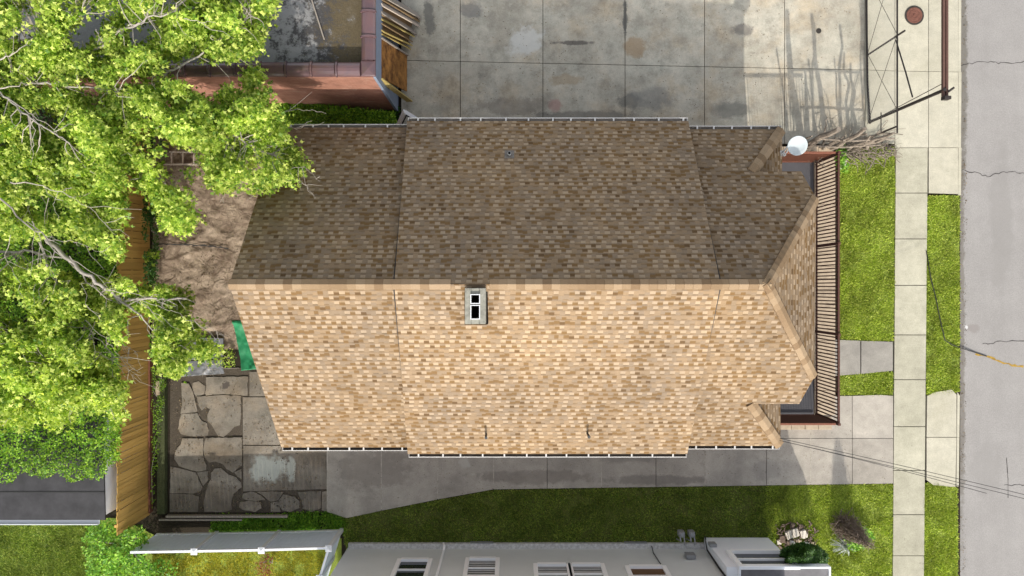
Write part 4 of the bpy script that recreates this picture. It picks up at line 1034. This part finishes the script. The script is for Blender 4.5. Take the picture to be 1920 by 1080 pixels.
# ------------------------------------------------------------ overhead wires
for i, (a, za, b, zb, lb) in enumerate([((1462, 822), 3.3, (1965, 938), 5.5, 'uppermost of the thin wires crossing above the driveway and sidewalk'),
                       ((1462, 826), 3.3, (1965, 946), 5.4, 'middle one of the thin wires crossing above the driveway and sidewalk'),
                       ((1470, 828), 3.2, (1850, 925), 4.9, 'lowest of the thin wires crossing above the driveway and sidewalk')]):
    A = P(*a, za); B = P(*b, zb); pts = []
    for k in range(25): t = k/24; p = A.lerp(B, t); p.z -= .35*4*t*(1-t)*(.6+.4*(i == 2)); pts.append(p)
    m = MB(); m.tube(pts, .009, 5); tag(m.build('overhead_wire', M_cable), lb, 'wire', 'wires above the driveway')
m = MB(); pts = [P(1737, 470, .03), P(1745, 520, .03), P(1755, 560, .04), (P(1763, 600, .04)), P(1772, 638, .05), P(1785, 646, .03), P(1803, 653, -.02), P(1832, 662, -.07), P(1850, 668, -.07)]
m.tube(pts, .018, 6); tag(m.build('dark_verge_line', M_cable, smooth=True), 'thin dark line across the grass verge towards the yellow road mark', 'cable')  # thin dark tube over the verge and onto the road

# ------------------------------------------------------------ trees
def limb(m, pts, r0, r1, n=7, seg=6, wob=.06):
    pts = [Vector(p) for p in pts]; out = []
    for i in range(len(pts)-1):
        a, b = pts[i], pts[i+1]; L = (b-a).length
        for k in range(seg):
            t = k/seg; p = a.lerp(b, t); w_ = wob*L*.25 if (i or k) else 0
            out.append(p+Vector((random.gauss(0, w_), random.gauss(0, w_), random.gauss(0, w_*.6))))
    out.append(pts[-1]); N_ = len(out); rad = [r0+(r1-r0)*(k/(N_-1))**.8 for k in range(N_)]
    m.tube(out, rad, n); return out
def tree(name, trunk_pts, limbs, regions, holes, zf, label, leafmat_, nclump, leafsize=(.075, .16), thr=.43, trunk_r=.32, per=37, twigs=420, bare=()):
    root = empty(name, trunk_pts[0], label, 'tree')
    tm = MB(); nodes = []
    nodes += limb(tm, trunk_pts, trunk_r, trunk_r*.55, 12, 8, .03)
    tm.build('trunk', M_bark, root, smooth=True)
    lm = MB()
    for L_ in limbs: nodes += limb(lm, [P(q[0], q[1], q[2]-.5) for q in L_[0]], L_[1]*.8, L_[1]*.25, 7, 7, .09)
    lm.build('limbs', M_bark, root, smooth=True)
    nd = np.array([tuple(p) for p in nodes])
    # clump positions in the crown
    px_, py_ = [], []
    allx = [p[0] for r_ in regions for p in r_]; ally = [p[1] for r_ in regions for p in r_]
    n = nclump*6; X = rng.uniform(min(allx), max(allx), n); Y = rng.uniform(min(ally), max(ally), n)
    ok = np.zeros(n, bool)
    for r_ in regions: ok |= inpoly(X+rng.normal(0, 3, n), Y+rng.normal(0, 3, n), r_)
    for h_ in holes: ok &= ~inpoly(X, Y, h_)
    ok &= vnoise(X*.022+3, Y*.026+8, 4) > thr*(.75+.5*rng.random(n))
    X = X[ok][:nclump]; Y = Y[ok][:nclump]; n = len(X)
    lay = rng.random(n); Z = zf(X, Y)+1.3*(vnoise(X*.03+50, Y*.03+50, 3)-.5)*2-lay**2*1.6
    sc = (CAMH-Z)*K; C = np.stack([(X-960)*sc, (540-Y)*sc, Z], 1)
    t0 = np.array(tuple(trunk_pts[-1])); out = norm(C-t0); out[:, 2] = out[:, 2]*.3-.12; out = norm(out+rng.normal(0, .35, (n, 3)))
    k = per; s_ = rng.uniform(-1, 1, (n, k)); spread = rng.normal(0, 1, (n, k, 3))*np.array([.095, .095, .06])
    CC = C[:, None]+out[:, None]*s_[..., None]*.24+spread; DD = out[:, None]+rng.normal(0, .5, (n, k, 3))
    sz_ = rng.uniform(leafsize[0], leafsize[1], n*k)
    V, F = leaves(CC.reshape(-1, 3), DD.reshape(-1, 3), sz_)
    npmesh('crown', V, F, leafmat_, root)
    # twigs
    tw = MB(); sel = rng.choice(n, min(twigs, n), replace=False)
    for i in sel:
        c_ = C[i]; d_ = np.linalg.norm(nd-c_, axis=1); j = int(np.argmin(d_+rng.random(len(d_))*.6)); a = Vector(nd[j]); b = Vector(c_+out[i]*.3)
        if (b-a).length > 1.9: a = b-((b-a).normalized()+Vector((random.gauss(0, .5), random.gauss(0, .5), 0))).normalized()*random.uniform(.5, 1.1)
        mid_ = a.lerp(b, .5)+Vector((random.gauss(0, .15), random.gauss(0, .15), random.uniform(0, .25)))
        tw.tube([a, a.lerp(mid_, .5)+Vector((random.gauss(0, .04), random.gauss(0, .04), .03)), mid_, mid_.lerp(b, .5)+Vector((random.gauss(0, .05), random.gauss(0, .05), 0)), b], [.014, .012, .009, .006, .003], 4, caps=False)
    for L_ in bare:
        pts = limb(tw, [P(*q) for q in L_[0]], L_[1]*.62, .003, 5, 5, .16)
        for _ in range(int(L_[2]*.7)):
            p = random.choice(pts[len(pts)//4:]); d = (pts[-1]-pts[0]).normalized(); q = p+(d+Vector((random.gauss(0, .7), random.gauss(0, .7), random.gauss(0, .2))))*random.uniform(.2, .6)
            tw.tube([p, p.lerp(q, .3)+Vector((random.gauss(0, .05), random.gauss(0, .05), 0)), p.lerp(q, .65)+Vector((random.gauss(0, .05), random.gauss(0, .05), 0)), q], [.007, .006, .005, .003], 4, caps=False)
    tw.build('twigs', M_twig, root)
    return root
RA = [[(-60, -60), (510, -60), (508, 30), (490, 70), (466, 95), (476, 130), (500, 165), (515, 185), (520, 215), (532, 262), (552, 285), (566, 312), (550, 325), (545, 345), (522, 322), (510, 335), (500, 350), (480, 373), (468, 350), (440, 340), (415, 356), (398, 350), (392, 325), (372, 312), (360, 318), (345, 330), (332, 350), (345, 385), (372, 412), (360, 422), (350, 442), (330, 425), (300, 420), (292, 395), (282, 360), (262, 345), (240, 345), (235, 370), (225, 400), (215, 440), (228, 470), (235, 510), (222, 500), (200, 460), (170, 450), (120, 430), (60, 440), (-60, 430)]]
HA = [[(300, 118), (345, 108), (472, 106), (470, 130), (452, 182), (425, 172), (410, 172), (398, 190), (370, 182), (340, 165), (310, 160)],
      [(20, 50), (75, 60), (68, 92), (30, 100)], [(228, 36), (300, 30), (295, 75), (245, 98), (222, 88)], [(140, 142), (195, 150), (185, 184), (145, 178)],
      [(38, 192), (85, 190), (140, 222), (118, 242), (50, 234)], [(298, 272), (384, 272), (384, 322), (298, 322)], [(300, 14), (360, 6), (395, 0), (392, 18), (345, 28), (318, 22)],
      [(50, 350), (95, 352), (150, 400), (110, 425), (60, 400)], [(165, 160), (200, 172), (190, 182), (168, 172)], [(145, 245), (175, 250), (172, 258), (150, 255)], [(375, 230), (400, 222), (398, 232), (380, 240)]]
RB = [[(-60, 480), (40, 500), (80, 505), (110, 515), (160, 500), (205, 520), (232, 515), (250, 548), (300, 545), (345, 548), (350, 562), (330, 578), (342, 600), (372, 598), (372, 612), (350, 640), (338, 668), (330, 702), (300, 690), (298, 660), (300, 630), (308, 600), (285, 585), (240, 590), (222, 600), (230, 628), (222, 650), (200, 600), (180, 640), (215, 690), (225, 720), (225, 792), (200, 770), (150, 748), (118, 780), (100, 800), (78, 770), (40, 790), (10, 800), (-60, 800)],
      [(375, 632), (395, 640), (398, 660), (392, 680), (376, 672), (370, 650)], [(255, 470), (290, 480), (285, 520), (262, 510)]]
HOLEF = [[(226, 362), (268, 345), (284, 360), (284, 440), (222, 445)], [(212, 460), (284, 455), (284, 525), (210, 530)], [(218, 580), (286, 575), (286, 780), (226, 780)]]
HB = HOLEF+[[(100, 480), (180, 470), (215, 490), (215, 530), (170, 535), (120, 530)], [(195, 545), (215, 555), (214, 570), (200, 568)], [(110, 600), (150, 595), (205, 620), (200, 660), (165, 650), (120, 625)]]
limA = [([(-110, 200, 4.5), (-20, 130, 6.8), (70, 70, 7.8), (150, 30, 8.3)], .10), ([(-110, 210, 4.5), (0, 160, 7.6), (60, 155, 8.2), (110, 158, 8.4), (230, 175, 8.2)], .07),
        ([(-110, 200, 4.5), (10, 180, 8.6), (55, 222, 8.9), (95, 245, 8.9), (130, 268, 8.8)], .045),
        ([(-110, 210, 4.5), (60, 200, 6.5), (200, 215, 7.2), (320, 225, 7.4), (430, 250, 7.2), (510, 290, 6.9)], .11),
        ([(200, 215, 7.1), (300, 150, 7.6), (400, 80, 7.8), (470, 30, 7.6)], .06), ([(60, 200, 6.5), (150, 110, 7.6), (240, 50, 8.4), (330, 20, 8.4)], .07),
        ([(200, 215, 7.1), (260, 280, 7.2), (330, 370, 6.8)], .05), ([(-110, 220, 4.5), (30, 340, 7.2), (100, 352, 7.8), (140, 372, 7.6), (200, 410, 7.2)], .05)]
bareA = [([(540, 340, 5.9), (560, 336, 5.9), (575, 350, 5.9), (592, 372, 5.85)], .014, 5), ([(545, 318, 6.1), (570, 312, 6.0), (600, 340, 5.9)], .012, 5), ([(505, 206, 5.5), (530, 208, 5.4), (575, 206, 5.2), (600, 210, 5.1)], .016, 5),
         ([(518, 214, 5.4), (540, 235, 5.3), (560, 245, 5.2)], .010, 3), ([(395, 345, 6.2), (418, 340, 6.0), (425, 360, 5.9), (412, 378, 5.9)], .012, 4), ([(440, 350, 6), (465, 365, 5.9), (480, 360, 5.8)], .010, 4),
         ([(240, 48, 8.9), (265, 44, 9), (292, 38, 9)], .022, 2), ([(345, 35, 8.8), (375, 40, 8.9), (392, 55, 8.9)], .02, 3), ([(0, 166, 9.0), (40, 158, 9.1), (90, 154, 9.1)], .03, 2), ([(0, 112, 8.5), (30, 98, 8.7), (62, 72, 8.8)], .035, 2),
         ([(0, 172, 9.2), (45, 205, 9.3), (90, 235, 9.3), (130, 268, 9.2)], .025, 5), ([(180, 55, 9.0), (186, 70, 9), (182, 84, 9)], .016, 2), ([(20, 342, 8.3), (70, 345, 8.4), (130, 368, 8.3), (180, 400, 8.1), (215, 440, 7.8)], .03, 8), ([(135, 352, 8.2), (110, 358, 8.2), (100, 385, 8.2), (110, 412, 8.1)], .016, 2)]
zA = lambda X, Y: 7.9-np.clip((X-200)/360, 0, 1)**1.5*1.5-np.clip((Y-250)/200, 0, 1)*.6
maple = tree('maple_tree', [P(-150, 230), P(-140, 225, 2.2), P(-112, 205, 4.6)], limA, RA, HA+HOLEF, zA,
     'large yellow green tree overhanging the red garage and the upper left roof corner', M_leafA, 2900, bare=bareA)
limB = [([(-120, 520, 3.6), (0, 365, 6.4), (50, 415, 7.2), (110, 470, 7.6), (180, 530, 7.6), (230, 562, 7.2), (350, 560, 6.6)], .12), ([(-120, 540, 3.6), (20, 470, 6.6), (120, 480, 7.4), (200, 560, 7.2)], .07),
        ([(-120, 560, 3.6), (0, 600, 6.0), (100, 680, 6.6), (200, 740, 6.2)], .09), ([(-120, 560, 3.6), (-20, 680, 5.6), (60, 750, 6.0)], .07), ([(180, 530, 7.5), (260, 590, 7.0), (320, 650, 6.4)], .05),
        ([(50, 415, 7.2), (90, 500, 7.3), (150, 600, 6.9), (215, 670, 6.3)], .05)]
bareB = [([(0, 372, 8.0), (60, 425, 8.2), (120, 480, 8.3), (200, 545, 8.1)], .045, 12), ([(60, 415, 8.1), (75, 445, 8.1), (85, 480, 8.1)], .025, 5), ([(50, 415, 8), (95, 450, 8.1), (150, 455, 8.1), (200, 480, 7.9)], .02, 6),
         ([(130, 480, 7.6), (170, 510, 7.4), (215, 530, 7.1)], .02, 4), ([(160, 600, 6.6), (200, 640, 6.4), (240, 690, 6.1), (255, 720, 5.9)], .018, 14), ([(200, 620, 6.2), (235, 650, 6.0), (262, 660, 5.9)], .012, 10), ([(185, 660, 6.2), (215, 680, 6.0), (250, 690, 5.9)], .012, 10),
         ([(255, 560, 6.9), (300, 575, 6.7), (340, 590, 6.5), (400, 618, 6.2), (425, 630, 6.0)], .014, 6), ([(262, 560, 6.9), (300, 600, 6.6), (340, 640, 6.2)], .014, 3), ([(350, 640, 5.6), (380, 670, 5.5), (388, 702, 5.4)], .012, 8), ([(200, 545, 7.6), (250, 550, 7.4), (330, 575, 6.8)], .02, 4),
         ([(20, 440, 7.9), (10, 480, 7.8), (30, 520, 7.7)], .016, 4), ([(160, 570, 7.4), (190, 600, 7.2), (210, 640, 7.0)], .014, 6)]
zB = lambda X, Y: 6.9-np.clip((X-150)/250, 0, 1)*.9-np.clip((Y-640)/150, 0, 1)*.7
tree('maple_tree', [P(-160, 560), P(-150, 555, 2), P(-120, 540, 3.7)], limB, RB, HB, zB,
     'yellow green tree at the left edge reaching over the plank fence', M_leafA, 1750, bare=bareB, trunk_r=.28)

# shrubs: volume of small leaves over a polygon, rooted with stems
def shrub(name, poly, z0, z1, nleaf, size, mat, label, cat='shrub', thr=0.0, dome=True, nst=14, lobed=False, stemmat=M_bark):
    c = sum((P(a, b) for a, b in poly), Vector())/len(poly); root = empty(name, (c.x, c.y, 0), label, cat)
    xs = [p[0] for p in poly]; ys_ = [p[1] for p in poly]; n = nleaf*3
    X = rng.uniform(min(xs), max(xs), n); Y = rng.uniform(min(ys_), max(ys_), n)
    ok = inpoly(X+rng.normal(0, 2, n), Y+rng.normal(0, 2, n), poly)
    if thr: ok &= vnoise(X*.05+2, Y*.05+7, 3) > thr*(.7+.6*rng.random(n))
    X = X[ok][:nleaf]; Y = Y[ok][:nleaf]; n = len(X)
    cx_, cy_ = np.mean(xs), np.mean(ys_); rr = np.maximum(np.abs(X-cx_)/(max(xs)-min(xs))*2, np.abs(Y-cy_)/(max(ys_)-min(ys_))*2)
    top = z1*(1-.55*rr**3 if dome else 1)*(.72+.5*vnoise(X*.06, Y*.06, 3)); Z = z0+(top-z0)*(1-rng.random(n)**2*.6)
    sc = (CAMH-Z)*K; C = np.stack([(X-960)*sc, (540-Y)*sc, Z], 1)
    D = np.concatenate([rng.normal(0, 1, (n, 2)), rng.uniform(0, .7, (n, 1))], 1)
    V, F = leaves(C, D, rng.uniform(size[0], size[1], n), lobed=lobed); npmesh('foliage', V, F, mat, root)
    m_ = MB()
    for i in range(nst):
        j = rng.integers(n); b = Vector(C[j]); a = Vector((c.x+(b.x-c.x)*.35, c.y+(b.y-c.y)*.35, -.08)); m_.tube([a, a.lerp(b, .5)+Vector((random.gauss(0, .05), random.gauss(0, .05), .1)), b], [.02, .014, .005], 5)
    m_.build('stems', stemmat, root); return root
shrub('ivy_hedge', [(-60, 640), (60, 660), (120, 650), (225, 650), (226, 860), (205, 872), (190, 900), (160, 895), (135, 905), (110, 885), (80, 895), (40, 885), (20, 905), (-60, 900)], .4, 3.4, 30000, (.06, .11), M_leafB, 'dense mid green hedge between the yellow green tree and the shed roof', 'hedge', thr=.2, dome=False, nst=40)
shrub('undergrowth', [(-60, 330), (215, 300), (222, 660), (-60, 660)], 0, 2.6, 22000, (.07, .14), M_leafB, 'dark green thicket in deep shade behind the plank fence', 'thicket', thr=.27, dome=False, nst=30)
shrub('undergrowth', [(-60, -60), (520, -60), (500, 10), (310, 120), (310, 300), (230, 330), (-60, 330)], 0, 2.4, 12000, (.08, .15), M_leafC, 'dark undergrowth below the big tree in the top left corner', 'thicket', thr=.38, dome=False, nst=30)
shrub('leafy_shrub', [(170, 985), (205, 975), (232, 990), (262, 985), (280, 1010), (262, 1035), (290, 1060), (300, 1120), (160, 1120), (165, 1050), (155, 1020)], 0, 1.9, 3600, (.09, .15), M_leafD, 'bright green leafy shrub at the end of the plank fence beside the vinyl fence', thr=.25)
shrub('leafy_shrub', [(300, 1040), (330, 1060), (345, 1120), (270, 1120), (285, 1060)], 0, .7, 700, (.07, .12), M_leafD, 'low bright green shrub just below the white vinyl fence', thr=.25, nst=6)
shrub('leafy_shrub', [(1562, 270), (1590, 275), (1585, 300), (1592, 320), (1570, 325)], 0, .6, 420, (.07, .13), M_leafD, 'small green shrub at the street corner of the porch railing', nst=5)
shrub('evergreen_shrub', [(1468, 1032), (1500, 1018), (1532, 1026), (1552, 1042), (1548, 1056), (1480, 1056), (1455, 1060)], -.0, 2.8, 18000, (.05, .09), M_leafC, 'rounded dark green bush in front of the grey porch roof edge', nst=10)
shrub('leafy_plant', [(1590, 985), (1620, 990), (1640, 1005), (1618, 1025), (1600, 1035), (1585, 1015)], 0, .6, 700, (.08, .15), M_leafD, 'bright lime green plant beside the brown dead bush on the side lawn', 'plant', nst=5)
shrub('weed_patch', [(400, 655), (440, 655), (442, 690), (405, 690)], 0, .35, 260, (.05, .09), M_leafA, 'small yellow green weeds between the grey sheets and the green tarp', 'plant', nst=4)
shrub('bed_weeds', [(284, 560), (312, 560), (314, 700), (300, 800), (286, 960), (284, 960)], 0, .35, 1500, (.04, .08), M_leafB, 'straggly weeds in the dark bed between plank fence and mossy kerb', 'plant', thr=.42, dome=False, nst=8)
shrub('fence_climber', [(268, 340), (300, 350), (296, 430), (292, 560), (272, 560)], .2, 1.4, 2200, (.06, .11), M_leafC, 'dark green climber hanging on the house side of the plank fence', 'plant', thr=.45, dome=False, nst=8)
shrub('shrub_red_leaved', [(495, 1040), (510, 1045), (512, 1075), (490, 1085), (478, 1060)], 0, .5, 200, (.06, .1), leafmat('reddish_leaves', (.2, .05, .03), (.3, .1, .04), (.3, .2, .05)), 'small reddish plant in the yellowing grass behind the vinyl fence', 'plant', nst=5)

# dead vine on the street side corner, with tall stems casting long shadows
dv = empty('dead_vine', P(1560, 285), 'tangled dead grey vine stems rising beside the porch corner at the end of the gate', 'dead vine')
m = MB()
for i in range(26):
    bx_, by_ = random.uniform(1492, 1612), random.uniform(274, 292); a = P(bx_, by_, -.05); h = random.uniform(.7, 2.5)
    p = a.copy(); pts = [p.copy()]; d = Vector((random.gauss(.05, .12), random.gauss(0, .1), 1))
    for k in range(7): d += Vector((random.gauss(0, .28), random.gauss(0, .2), 0)); p = p+d.normalized()*h/7; pts.append(p.copy())
    r = random.choice([.015, .02, .03, .05]); m.tube(pts, [r*(1-.8*k/7) for k in range(8)], 6)
    for _ in range(4):
        q = random.choice(pts[2:]); e_ = q+Vector((random.gauss(.1, .3), random.gauss(0, .18), random.uniform(-.15, .3))); m.tube([q, q.lerp(e_, .5)+Vector((random.gauss(0, .05), random.gauss(0, .05), 0)), e_], [.011, .008, .004], 4)
for y_, z_ in ((288, 1.1), (286, 2.0)): m.tube([P(1490, y_-4, 0)+Vector((0, 0, z_)), P(1550, y_, 0)+Vector((0, 0, z_+.05)), P(1625, y_-6, 0)+Vector((0, 0, z_-.1))], .03, 6)
for bx_, h, r, lx in ((1500, 3.5, .15, -.25), (1524, 3.3, .05, .3), (1552, 3.4, .11, -.35), (1572, 3.2, .08, .35), (1478, 2.6, .05, -.2), (1578, 2.3, .05, -.1), (1540, 2.0, .035, .1), (1488, 2.2, .035, 0), (1600, 2.2, .08, .05), (1590, 2.5, .07, .1), (1532, 2.4, .06, -.15)):
    p = P(bx_, 283, -.05); pts = [p+Vector((lx*k/6+random.gauss(0, .05), random.gauss(0, .04), h*k/6)) for k in range(7)]; m.tube(pts, [r*(1-.45*k/6) for k in range(7)], 8)
m.build('stems', M_dead, dv)
m = MB()
for i in range(150):
    a = P(random.uniform(1560, 1680), 0, .1); t = (a.x-P(1560, 0).x)/2.4; a = P(1555+random.uniform(0, 115), 284+random.uniform(-16, 12), random.uniform(.05, .5)); L = random.uniform(.3, 1.1)
    ang = random.gauss(.25, .7); d = Vector((math.cos(ang), math.sin(ang), 0)); q = []
    for k in range(6):
        q.append(a.copy()); ang += random.gauss(0, .5); a = a+Vector((math.cos(ang), math.sin(ang), random.gauss(0, .08)))*L/6
        a.z = max(.02, a.z)
    r = random.choice([.008, .012, .02, .028]); m.tube(q, [r*(1-.12*k) for k in range(6)], 5)
m.build('tangle', M_dead, dv)
m = MB(); p = P(1586, 308, .1)
for i in range(5): m.lathe([(.07, 0), (.08, .05), (.04, .09)], p+Vector((random.gauss(0, .1), random.gauss(0, .1), -.05)), 6, Matrix.Rotation(random.uniform(0, 1), 3, 'X'))
tag(m.build('rubble', M_rock), 'few broken pale stones at the foot of the dead vine', 'rubble')

# dead conical bush on the side lawn
db = empty('dead_bush', P(1580, 982), 'brown leafless conical bush on the side lawn near the sidewalk', 'dead bush')
m = MB(); c = P(1580, 984)
for i in range(520):
    h = 2.0*random.random()**1.8+.15; rad = .66*(1-h/2.7)*math.sqrt(random.random()); an = random.uniform(0, 6.283)
    a = c+Vector((math.cos(an)*rad*.5, math.sin(an)*rad*.5, -.05)); b = c+Vector((math.cos(an)*rad, math.sin(an)*rad, h))
    md = a.lerp(b, .5)+Vector((random.gauss(0, .12), random.gauss(0, .12), 0)); m.tube([a, md, b, b+Vector((random.gauss(0, .1), random.gauss(0, .1), random.uniform(-.1, .1)))], [.012, .01, .006, .003], 4, caps=False)
m.build('stems', simple('brown_twigs', (.24, .19, .155), .9, .2, .4, 20), db)
dg = empty('silver_plant', P(1580, 1015), 'pale silvery spiky plant below the brown leafless bush', 'plant')
m = MB(); c = P(1580, 1018)
for i in range(160):
    an = random.uniform(0, 6.283); r = random.uniform(.2, .6); m.tube([c+Vector((0, 0, 0)), c+Vector((math.cos(an)*r*.5, math.sin(an)*r*.4, .28)), c+Vector((math.cos(an)*r, math.sin(an)*r*.8, .12))], [.01, .008, .003], 4, caps=False)
m.build('blades', simple('silver_leaf', (.42, .46, .42), .7, .3, .2, 9), dg)

# rubble pile: every large stone is its own object
def stone(px, py, r, mat, label, flat=.6, rz=None):
    bm = bmesh.new(); bmesh.ops.create_cube(bm, size=1.0); bmesh.ops.subdivide_edges(bm, edges=bm.edges[:], cuts=2, use_grid_fill=True)
    for v in bm.verts:
        v.co = v.co*(1-.16*v.co.length)+Vector((random.gauss(0, .035), random.gauss(0, .035), random.gauss(0, .035)))
    me = bpy.data.meshes.new('stone'); bm.to_mesh(me); bm.free(); me.materials.append(mat)
    o = bpy.data.objects.new('stone', me); COL.objects.link(o); p = P(px, py); o.location = (p.x, p.y, r*flat*.4); o.scale = (r*1.5, r*2, r*flat*1.6)
    o.rotation_euler = (random.gauss(0, .15), random.gauss(0, .15), random.uniform(-.4, .4) if rz is None else rz)
    tag(o, label, 'stone', 'stones in the rubble pile')
stone(1478, 1002, .17, M_rock, 'white broken slab on the left of the rubble pile', rz=.4); stone(1490, 998, .17, M_rock, 'white broken slab in the middle of the rubble pile', rz=.35); stone(1505, 1000, .17, M_rock, 'white broken slab at the right of the rubble pile', rz=.3)
stone(1466, 1010, .15, M_rockd, 'brown stone left of the white slabs'); stone(1496, 1017, .14, M_coping, 'tan oval stone below the white slabs'); stone(1460, 1016, .1, M_rock, 'small white stone next to the grey wall corner')
stone(1510, 1022, .15, M_gutter, 'greyish flat stone at the bottom of the rubble pile'); stone(1522, 1022, .14, M_coping, 'tan stone at the lower right end of the rubble pile'); stone(1476, 1018, .1, M_rockd, 'dark stone beside the tan oval stone')
stone(1485, 985, .12, M_rockd, 'dark stone at the top of the rubble pile'); stone(1500, 988, .12, M_rockd, 'dark stone above the right hand white slab')
m = MB(); 
for i in range(90):
    a = P(random.uniform(1452, 1530), random.uniform(982, 1032), .03); an = random.uniform(0, 3.14); L = random.uniform(.05, .25); m.tube([a, a+Vector((math.cos(an)*L, math.sin(an)*L, .03))], random.uniform(.01, .035), 5)
tag(m.build('brush_litter', M_rockd), 'dark twigs and dirt lying around the rubble pile', 'litter', None, 'stuff')

shrub('shaded_weeds', [(510, 185), (600, 196), (738, 212), (745, 236), (520, 236), (500, 215)], 0, 1.0, 6500, (.06, .12), M_leafB, 'dark leafy weeds filling the gap between red garage and shingled roof', 'weeds', thr=.25, dome=False, nst=10)

def litter(name, poly, n, z, mat, label, size=(.03, .07), clump=.5):
    xs = [p[0] for p in poly]; ys_ = [p[1] for p in poly]; X = rng.uniform(min(xs), max(xs), n*4); Y = rng.uniform(min(ys_), max(ys_), n*4)
    ok = inpoly(X, Y, poly) & (vnoise(X*.05+20, Y*.05+30, 3) > clump*(.7+.6*rng.random(n*4))); X = X[ok][:n]; Y = Y[ok][:n]; n = len(X); sc = CAMH*K
    C = np.stack([(X-960)*sc, (540-Y)*sc, np.full(n, z)+rng.uniform(0, .01, n)], 1); D = norm(np.concatenate([rng.normal(0, 1, (n, 2)), rng.normal(0, .12, (n, 1))], 1))
    V, F = leaves(C, D, rng.uniform(size[0], size[1], n), up_bias=5, lobed=False); o = npmesh(name, V, F, mat); return tag(o, label, 'leaf litter', None, 'stuff')
M_lit = leafmat('dry_leaf_litter', (.05, .035, .02), (.13, .09, .05), (.28, .21, .12), .1)
litter('leaf_litter', [(318, 700), (600, 700), (600, 962), (318, 962)], 900, -.005, M_lit, 'dry leaves and crumbs scattered over the cracked patio')
litter('leaf_litter', [(286, 300), (470, 300), (440, 640), (286, 640)], 900, .06, M_lit, 'dry leaves and twigs scattered over the brown landscape fabric')
litter('leaf_litter', [(770, 10), (1600, 10), (1600, 250), (770, 225)], 700, .004, M_lit, 'small dark debris scattered over the large concrete pad', (.02, .06), .55)
litter('leaf_litter', [(613, 845), (1670, 830), (1670, 908), (925, 916), (650, 968), (613, 960)], 420, .004, M_lit, 'small debris scattered along the shaded driveway', (.02, .05), .5)
litter('leaf_litter', [(1803, 0), (1816, 0), (1814, 1080), (1801, 1080)], 700, -.082, M_lit, 'dirt and dry leaves gathered in the gutter of the road', (.02, .06), .45)

m = ribbon([(288, 458), (330, 458), (380, 460), (430, 466)], 1.3, .075, 1.0, .6)
tag(m.build('fabric_seam', M_crack), 'dark overlapping seam across the brown landscape fabric', 'seam')
